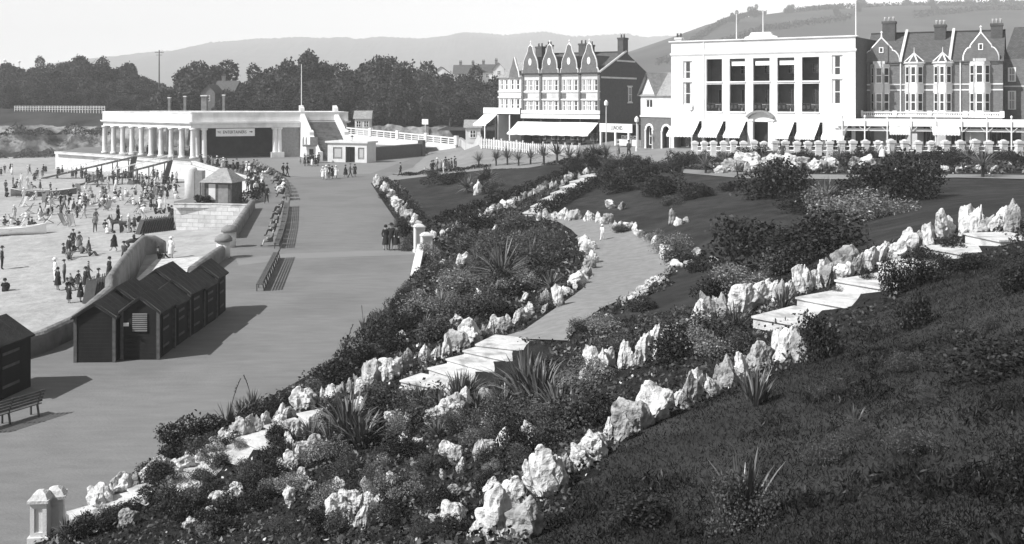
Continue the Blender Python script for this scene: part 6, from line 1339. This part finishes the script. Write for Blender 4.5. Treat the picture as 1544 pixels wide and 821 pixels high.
def figure(pose):
    J = dict(pelvis=(0,0,.93,.14), waist=(0,0,1.08,.125), chest=(0,.0,1.30,.15), neck=(0,-.01,1.46,.055), jaw=(0,-.03,1.55,.07), head=(0,-.015,1.64,.085), crown=(0,0,1.70,.06))
    for s, n in ((-1, 'l'), (1, 'r')):
        J['sh'+n] = (s*.18, 0, 1.40, .075); J['el'+n] = (s*.25, .04, 1.14, .055); J['wr'+n] = (s*.24, -.08, .92, .04); J['ha'+n] = (s*.23, -.11, .83, .04)
        J['hp'+n] = (s*.09, 0, .88, .11); J['kn'+n] = (s*.10, -.01, .49, .07); J['an'+n] = (s*.10, .03, .09, .048); J['to'+n] = (s*.12, -.13, .04, .045)
    if pose == 'walk':
        J['knl'] = (-.10, -.14, .50, .07); J['anl'] = (-.10, -.26, .10, .048); J['tol'] = (-.11, -.42, .07, .045); J['knr'] = (.10, .04, .49, .07); J['anr'] = (.10, .28, .14, .048); J['tor'] = (.11, .15, .05, .045)
        J['ell'] = (-.25, .12, 1.15, .055); J['wrl'] = (-.24, .14, .92, .04); J['hal'] = (-.23, .11, .83, .04); J['elr'] = (.25, -.06, 1.15, .055); J['wrr'] = (.23, -.24, .96, .04); J['har'] = (.22, -.30, .89, .04)
    if pose in ('sit', 'chair', 'ride'):
        dz = {'sit': -.80, 'chair': -.50, 'ride': 0}[pose]; ly = {'sit': .14, 'chair': .24, 'ride': 0}[pose]
        for k in J:
            if k[:2] not in ('kn', 'an', 'to'): x, y, z, r_ = J[k]; J[k] = (x, y + max(0, z-.93)*ly*1.4, z + dz, r_)
        for s, n in ((-1, 'l'), (1, 'r')):
            if pose == 'sit': J['kn'+n] = (s*.13, -.38, .42, .07); J['an'+n] = (s*.11, -.62, .10, .048); J['to'+n] = (s*.12, -.78, .06, .045); J['wr'+n] = (s*.2, -.26, .34, .04); J['ha'+n] = (s*.15, -.34, .40, .04); J['el'+n] = (s*.27, -.02, .42, .055)
            if pose == 'chair': J['kn'+n] = (s*.12, -.44, .46, .07); J['an'+n] = (s*.12, -.56, .09, .048); J['to'+n] = (s*.13, -.73, .05, .045); J['wr'+n] = (s*.22, -.2, .58, .04); J['ha'+n] = (s*.2, -.3, .56, .04); J['el'+n] = (s*.28, .06, .66, .055)
            if pose == 'ride': J['kn'+n] = (s*.28, -.22, .62, .07); J['an'+n] = (s*.30, -.12, .25, .048); J['to'+n] = (s*.31, -.27, .2, .045); J['wr'+n] = (s*.15, -.3, 1.02, .04); J['ha'+n] = (s*.1, -.38, 1.02, .04)
    Eg = [('pelvis','waist',1),('waist','chest',1),('chest','neck',1),('neck','jaw',0),('jaw','head',0),('head','crown',4)]
    for n in 'lr': Eg += [('chest','sh'+n,1),('sh'+n,'el'+n,1),('el'+n,'wr'+n,1),('wr'+n,'ha'+n,0),('pelvis','hp'+n,2),('hp'+n,'kn'+n,2),('kn'+n,'an'+n,2),('an'+n,'to'+n,3)]
    return J, Eg
BODY = {}
for ps_ in ('stand', 'walk', 'sit', 'chair', 'ride'):
    J, Eg = figure(ps_); BODY[ps_] = (skin('person', J, Eg, [M['skin'], M['cloth0'], M['cloth0'], M['iron'], M['hair']], 5), J)
OUT = {'k': ('cloth0', 'cloth0', 'black'), 'c': ('cloth1', 'cloth0', 'charcoal'), 'g': ('cloth2', 'cloth1', 'grey'), 'w': ('cloth3', 'cloth3', 'white'), 'x': ('cloth3', 'cloth1', 'white-topped'), 'p': ('cloth4', 'cloth4', 'pale print')}
PROTO = {}
def person_proto(pose, o_, hat, dress):
    key = (pose, o_, hat, dress)
    if key in PROTO: return PROTO[key], False
    me, J = BODY[pose]; m2 = me.copy(); a, c, _ = OUT[o_]; m2.materials[1] = M[a]; m2.materials[2] = M['skin'] if dress else M[c]
    root = ob('person', m2); hx, hy, hz_ = J['head'][:3]
    if hat:
        b_ = MB(); t = hz_
        if hat == 'cap': b_.lathe([(.10, t+.03), (.125, t+.06), (.115, t+.12), (.05, t+.15)], 10, c=(hx, hy-.01)); b_.box(hx-.07, hx+.07, hy-.18, hy-.08, t+.035, t+.05)
        elif hat == 'brim': b_.lathe([(.20, t+.03), (.20, t+.045), (.11, t+.055), (.105, t+.14), (.07, t+.17)], 12, c=(hx, hy))
        else: b_.lathe([(.135, t-.03), (.13, t+.04), (.12, t+.09), (.07, t+.14), (.01, t+.15)], 10, c=(hx, hy+.015))
        b_.build('hat', M[{'k': 'cloth0', 'c': 'cloth0', 'g': 'cloth1', 'w': 'cloth3', 'x': 'cloth3', 'p': 'cloth3'}[o_]], root, True)
    if dress:
        b_ = MB()
        if pose in ('stand', 'walk'): b_.lathe([(.155, 1.08), (.19, .92), (.215, .72), (.26, .42), (.262, .40)], 12, sx=1, sy=1.0 if pose == 'stand' else 1.25)
        else:
            z0 = J['pelvis'][2]; k_ = J['knl']; b_.add([(-.2,.16,z0-.1),(.2,.16,z0-.1),(.2,.16,z0+.16),(-.2,.16,z0+.16),(-.24,k_[1]-.05,k_[2]-.16),(.24,k_[1]-.05,k_[2]-.16),(.22,k_[1],k_[2]+.09),(-.22,k_[1],k_[2]+.09)],[(0,1,2,3),(4,7,6,5),(0,4,5,1),(3,2,6,7),(0,3,7,4),(1,5,6,2)])
        b_.build('skirt', M[a], root, True)
    PROTO[key] = learn(root); return root, True
PEOPLE = []
def person(p, pose, o_, hat, dress, rz, phrase, h=1.7, child=False):
    pr, new = person_proto(pose, o_, hat, dress); o = pr if new else dup(pr); o.location = p; o.rotation_euler = (0, 0, rz); s = h/1.72; o.scale = (s, s*1.0, s)
    who = 'child' if child else ('woman' if dress else 'man'); do = {'stand': 'standing', 'walk': 'walking', 'sit': 'sitting on the ground', 'chair': 'seated', 'ride': 'riding'}[pose]
    clo = OUT[o_][2] + (' dress' if dress and o_ in 'wpx' else ' coat' if dress else ' clothes' if o_ in 'wxp' else ' suit'); ht = {'cap': ' and cap', 'brim': ' and brimmed hat', 'cloche': ' and close hat', None: ''}[hat]
    T(o, 'x', 'person', phrase[0]); PEOPLE.append((o, '%s in %s%s %s' % (who, clo, ht, do) if not child else 'child in %s %s' % (clo, do), pu(p), phrase)); return o
def anyone(p, phrase, r, sit=.0, walk=.3, dark=.68, rz=None, chair=0):
    dress = r.random() < .5; child = r.random() < .18; o_ = r.choice('kkkcccg') if r.random() < dark else r.choice('wwpxg'); pose = 'chair' if r.random() < chair else 'sit' if r.random() < sit else 'walk' if r.random() < walk else 'stand'
    if pose in ('sit', 'chair') and child: child = False
    hat = r.choice(['cloche', 'cloche', 'brim', None]) if dress else r.choice(['cap', 'brim', None]); h = r.uniform(1.0, 1.3) if child else r.uniform(1.54, 1.66) if dress else r.uniform(1.64, 1.8)
    return person(p, pose, o_, hat, dress, r.uniform(0, 6.28) if rz is None else rz + r.uniform(-.5, .5), phrase, h, child)
rp = random.Random(77)
def crowd(u0, v0, u1, v1, n, phrase, tilt=0, beach=True, z=0, mind=.55, **k):
    done = []
    for _ in range(n*12):
        if len(done) >= n: break
        t = rp.random(); u = u0 + (u1-u0)*t; v = v0 + (v1-v0)*rp.random() + tilt*t; p = bhit(u, v) if beach else G(u, v, z)
        if beach: p.z = bz(p.x, p.y)
        if all((p-q).length > mind for q in done): done.append(p); o_ = anyone(p, phrase, rp, **k); o_.scale = o_.scale * (.93 if beach else 1)
B1 = lambda s: (s, s)
crowd(84, 261, 132, 271, 20, ('people by the rendered wall', 'below the rendered sea wall'), sit=.2)
crowd(128, 266, 216, 288, 46, ('people between the landing stages', 'among the landing stages'), sit=.35)
crowd(212, 271, 268, 302, 52, ('people below the pavilion wall', 'on the sand below the pavilion wall'), sit=.35, dark=.7)
crowd(0, 255, 70, 282, 16, ('people near the cliff foot', 'on the far sand near the cliff'), sit=.1)
crowd(6, 284, 130, 304, 28, ('people around the long boat', 'around the long dark boat'), sit=.35)
crowd(62, 309, 132, 331, 26, ('group standing mid beach', 'in the group standing mid beach'), sit=.05)
crowd(5, 326, 66, 350, 18, ('people sitting by the white boat', 'by the white boat'), sit=.6)
crowd(130, 286, 215, 314, 34, ('people lounging mid beach', 'lounging mid beach'), sit=.75, dark=.4)
crowd(140, 333, 204, 353, 12, ('people with the donkeys', 'beside the donkeys and stacked chairs'), sit=.3)
crowd(92, 372, 152, 392, 9, ('family group mid beach', 'in the family group on open sand'), sit=.4)
crowd(205, 304, 262, 340, 18, ('people by the ashlar wall', 'left of the ashlar wall'), sit=.6)
crowd(70, 425, 150, 462, 11, ('people by the near stacked chairs', 'by the near stacked chairs'), sit=.5)
for u, v, pose, o_, hat, dr_ in ((172,379,'walk','k','cloche',True),(187,400,'walk','c','cap',False),(165,424,'stand','k','cloche',True),(240,391,'sit','k','cap',False),(258,390,'stand','w','brim',True),(3,407,'stand','k','brim',False),(104,390,'stand','k','cap',False),(8,440,'sit','k','cloche',True)):
    p = bhit(u, v); p.z = bz(p.x, p.y); person(p, pose, o_, hat, dr_, rp.uniform(0, 6.28), ('people alone on the near sand', 'alone on the near sand'), 1.62 if dr_ else 1.74)
for i in range(24):         # a few open deck chairs with sitters
    u = rp.uniform(20, 240); v = rp.uniform(290, 350); p = bhit(u, v); p.z = bz(p.x, p.y); rz = rp.uniform(0, 6.28)
    place(dk0, dk_used, p, rz, 'x', 'deck chair', 'open deck chairs on the sand', 1.1)['tmpu'] = u
ch = sorted([o for o in SC.objects if o.get('tmpu') is not None], key=lambda o: o['tmpu'])
for i, o in enumerate(ch): o['label'] = 'open deck chair with pale sling, %s from the left on the open sand' % nth(i+1); del o['tmpu']
crowd(300, 246, 392, 250, 26, ('people along the forecourt parapet', 'along the forecourt parapet'), tilt=20, beach=False, sit=0, walk=.15)
crowd(372, 262, 398, 300, 16, ('people behind the curving benches', 'near the curving bench line'), beach=False, walk=.2)
for i in range(12):
    t = (i+.5)/12; q = [G(*a) for a in ((430,300),(427,286),(416,270),(396,258),(380,251))]; k_ = min(3, int(t*4)); p = q[k_].lerp(q[k_+1], t*4-k_); anyone(p + Vector((-.2, 0, 0)), ('people seated on the curving benches', 'on the curving bench line'), rp, chair=1.0, rz=-1.2)
for i in range(5): p = G(409,380).lerp(G(428,315), (i+.5)/5); anyone(p + Vector((-.15, 0, 0)), ('people seated on the middle benches', 'on the middle bench line'), rp, dark=1.0, chair=1.0, rz=-1.5)
crowd(452, 246, 482, 252, 11, ('people queuing at the ticket booth', 'queuing at the ticket booth'), beach=False, walk=.1, dark=.85)
for u, v, pose, o_, hat, dr_, rz in ((427,267,'walk','k','cap',False,1.4),(433,267,'walk','k','brim',False,1.5),(402,307,'walk','k','cap',False,0),(487,271,'walk','w','cloche',True,.5),(492,271,'walk','w','brim',False,.5),(496,270,'stand','k','cap',False,0),(501,270,'stand','k','cloche',True,1),(507,269,'walk','w','cloche',True,.4),(521,268,'walk','k','cloche',True,1.6),(528,268,'walk','g','cap',False,1.6),(535,267,'stand','k','cloche',True,.2),(604,266,'walk','c','cap',False,-1.4),(641,264,'stand','w',None,True,1)): person(G(u, v), pose, o_, hat, dr_, rz, ('people strolling on the forecourt', 'strolling on the forecourt'), (1.1 if u == 641 else 1.6) if dr_ else 1.74, u == 641)
for i in range(13): u = 652 + 2.9*i + rp.uniform(-1.5, 1.5); p = hit(u, rp.uniform(255, 264)); anyone(p, ('crowd at the corner of the small lawn', 'at the far lawn corner'), rp, walk=.2)
for i in range(12): u = rp.uniform(162, 286); q = Lf.lerp(C_, (u-158)/132) + ln*rp.uniform(1, 4); q.z = 0; anyone(q, ('people under the colonnade', 'under the pavilion colonnade'), rp, walk=.2)
for u, dr_, pose, rz in ((581.5, True, 'stand', .4), (590, False, 'walk', 0), (598, True, 'walk', -.2)): person(G(u, 377.5), pose, 'k', 'cloche' if dr_ else 'brim', dr_, rz, ('three strollers by the gate', 'beside the promenade gate pillars'), 1.64 if dr_ else 1.74)
person(hit(908, 364), 'walk', 'w', 'cloche', False, 2.6, ('child on the curved path', 'alone on the curved path'), .98, True)
for u in (905, 932, 948, 1180, 1292, 1330): anyone(hit(u, 238 if u < 1000 else 243), ('people by the shops', 'by the shops and hotel fence'), rp, walk=.4)
PEOPLE.sort(key=lambda q: -q[0].scale.z*(1 if 'child' not in q[1] else .8)/q[0].location.y); small = PEOPLE[296:]; PEOPLE = PEOPLE[:296]
lasty = [q[0] for q in small]
by = {}
for q in PEOPLE: by.setdefault(q[3][1], []).append(q)
for ph, qs in by.items():
    qs.sort(key=lambda q: q[2])
    for i, (o, d_, _, _2) in enumerate(qs): o['label'] = ('%s, %s from the left %s' % (d_, nth(i+1), ph)) if len(qs) > 1 else '%s %s' % (d_, ph)
    for q in qs:
        w_ = q[0]['label'].split()
        
        for cut in (' on the ground', ' and close hat', ' and brimmed hat', ' and cap', ' pale', ' black', ' charcoal', ' standing'):
            w_ = q[0]['label'].replace('-topped', ' topped').split()
            if len(w_) > 16: q[0]['label'] = q[0]['label'].replace(cut, '')
print('PEOPLE', len(PEOPLE))
def donkey_mesh():
    J = dict(rump=(0,.50,.98,.19), belly=(0,.1,.93,.20), chest=(0,-.35,.96,.18), neck=(0,-.58,1.18,.11), poll=(0,-.72,1.38,.09), muz=(0,-.95,1.18,.055), tail=(0,.70,.95,.035), tail2=(0,.78,.55,.03), earl=(-.07,-.70,1.50,.035), ear2l=(-.11,-.68,1.66,.015), earr=(.07,-.70,1.50,.035), ear2r=(.11,-.68,1.66,.015)); Eg = [('belly','rump',0),('belly','chest',0),('chest','neck',0),('neck','poll',0),('poll','muz',0),('rump','tail',0),('tail','tail2',0),('poll','earl',0),('earl','ear2l',0),('poll','earr',0),('earr','ear2r',0)]
    J = {'belly': J.pop('belly'), **J}
    for s, n in ((-1,'l'), (1,'r')):
        J['f'+n] = (s*.12,-.38,.74,.08); J['fk'+n] = (s*.12,-.40,.42,.05); J['ff'+n] = (s*.12,-.38,.03,.045); J['h'+n] = (s*.13,.50,.76,.10); J['hs'+n] = (s*.13,.38,.62,.075); J['hk'+n] = (s*.13,.60,.38,.05); J['hf'+n] = (s*.13,.54,.03,.045)
        Eg += [('chest','f'+n,0),('f'+n,'fk'+n,0),('fk'+n,'ff'+n,0),('rump','h'+n,0),('h'+n,'hs'+n,0),('hs'+n,'hk'+n,0),('hk'+n,'hf'+n,0)]
    return skin('donkey', J, Eg, [M['donkey']], 1)
dm = donkey_mesh(); DL = ['dark donkey standing side on near the stacked deck chairs', 'dark donkey carrying a rider on open sand', 'dark donkey waiting behind the side-on donkey']
for i, (u, v, rz) in enumerate(((188,352,-1.3),(202,381,2.2),(176,350,-1.5))):
    p = bhit(u, v); p.z = bz(p.x, p.y); T(ob('donkey', dm, None, p, rz, 1.0), DL[i], 'donkey', 'beach donkeys')
    if i == 1: o = person(p + Vector((0, 0, .2)), 'ride', 'k', 'cap', False, rz, ('rider', 'on the donkey'), 1.5); o['label'] = 'rider in black suit and cap astride a dark donkey'
bpy.context.view_layer.update()
merge('crowd', lasty, 'more distant people of the crowd beyond those told apart')
bpy.context.view_layer.update()
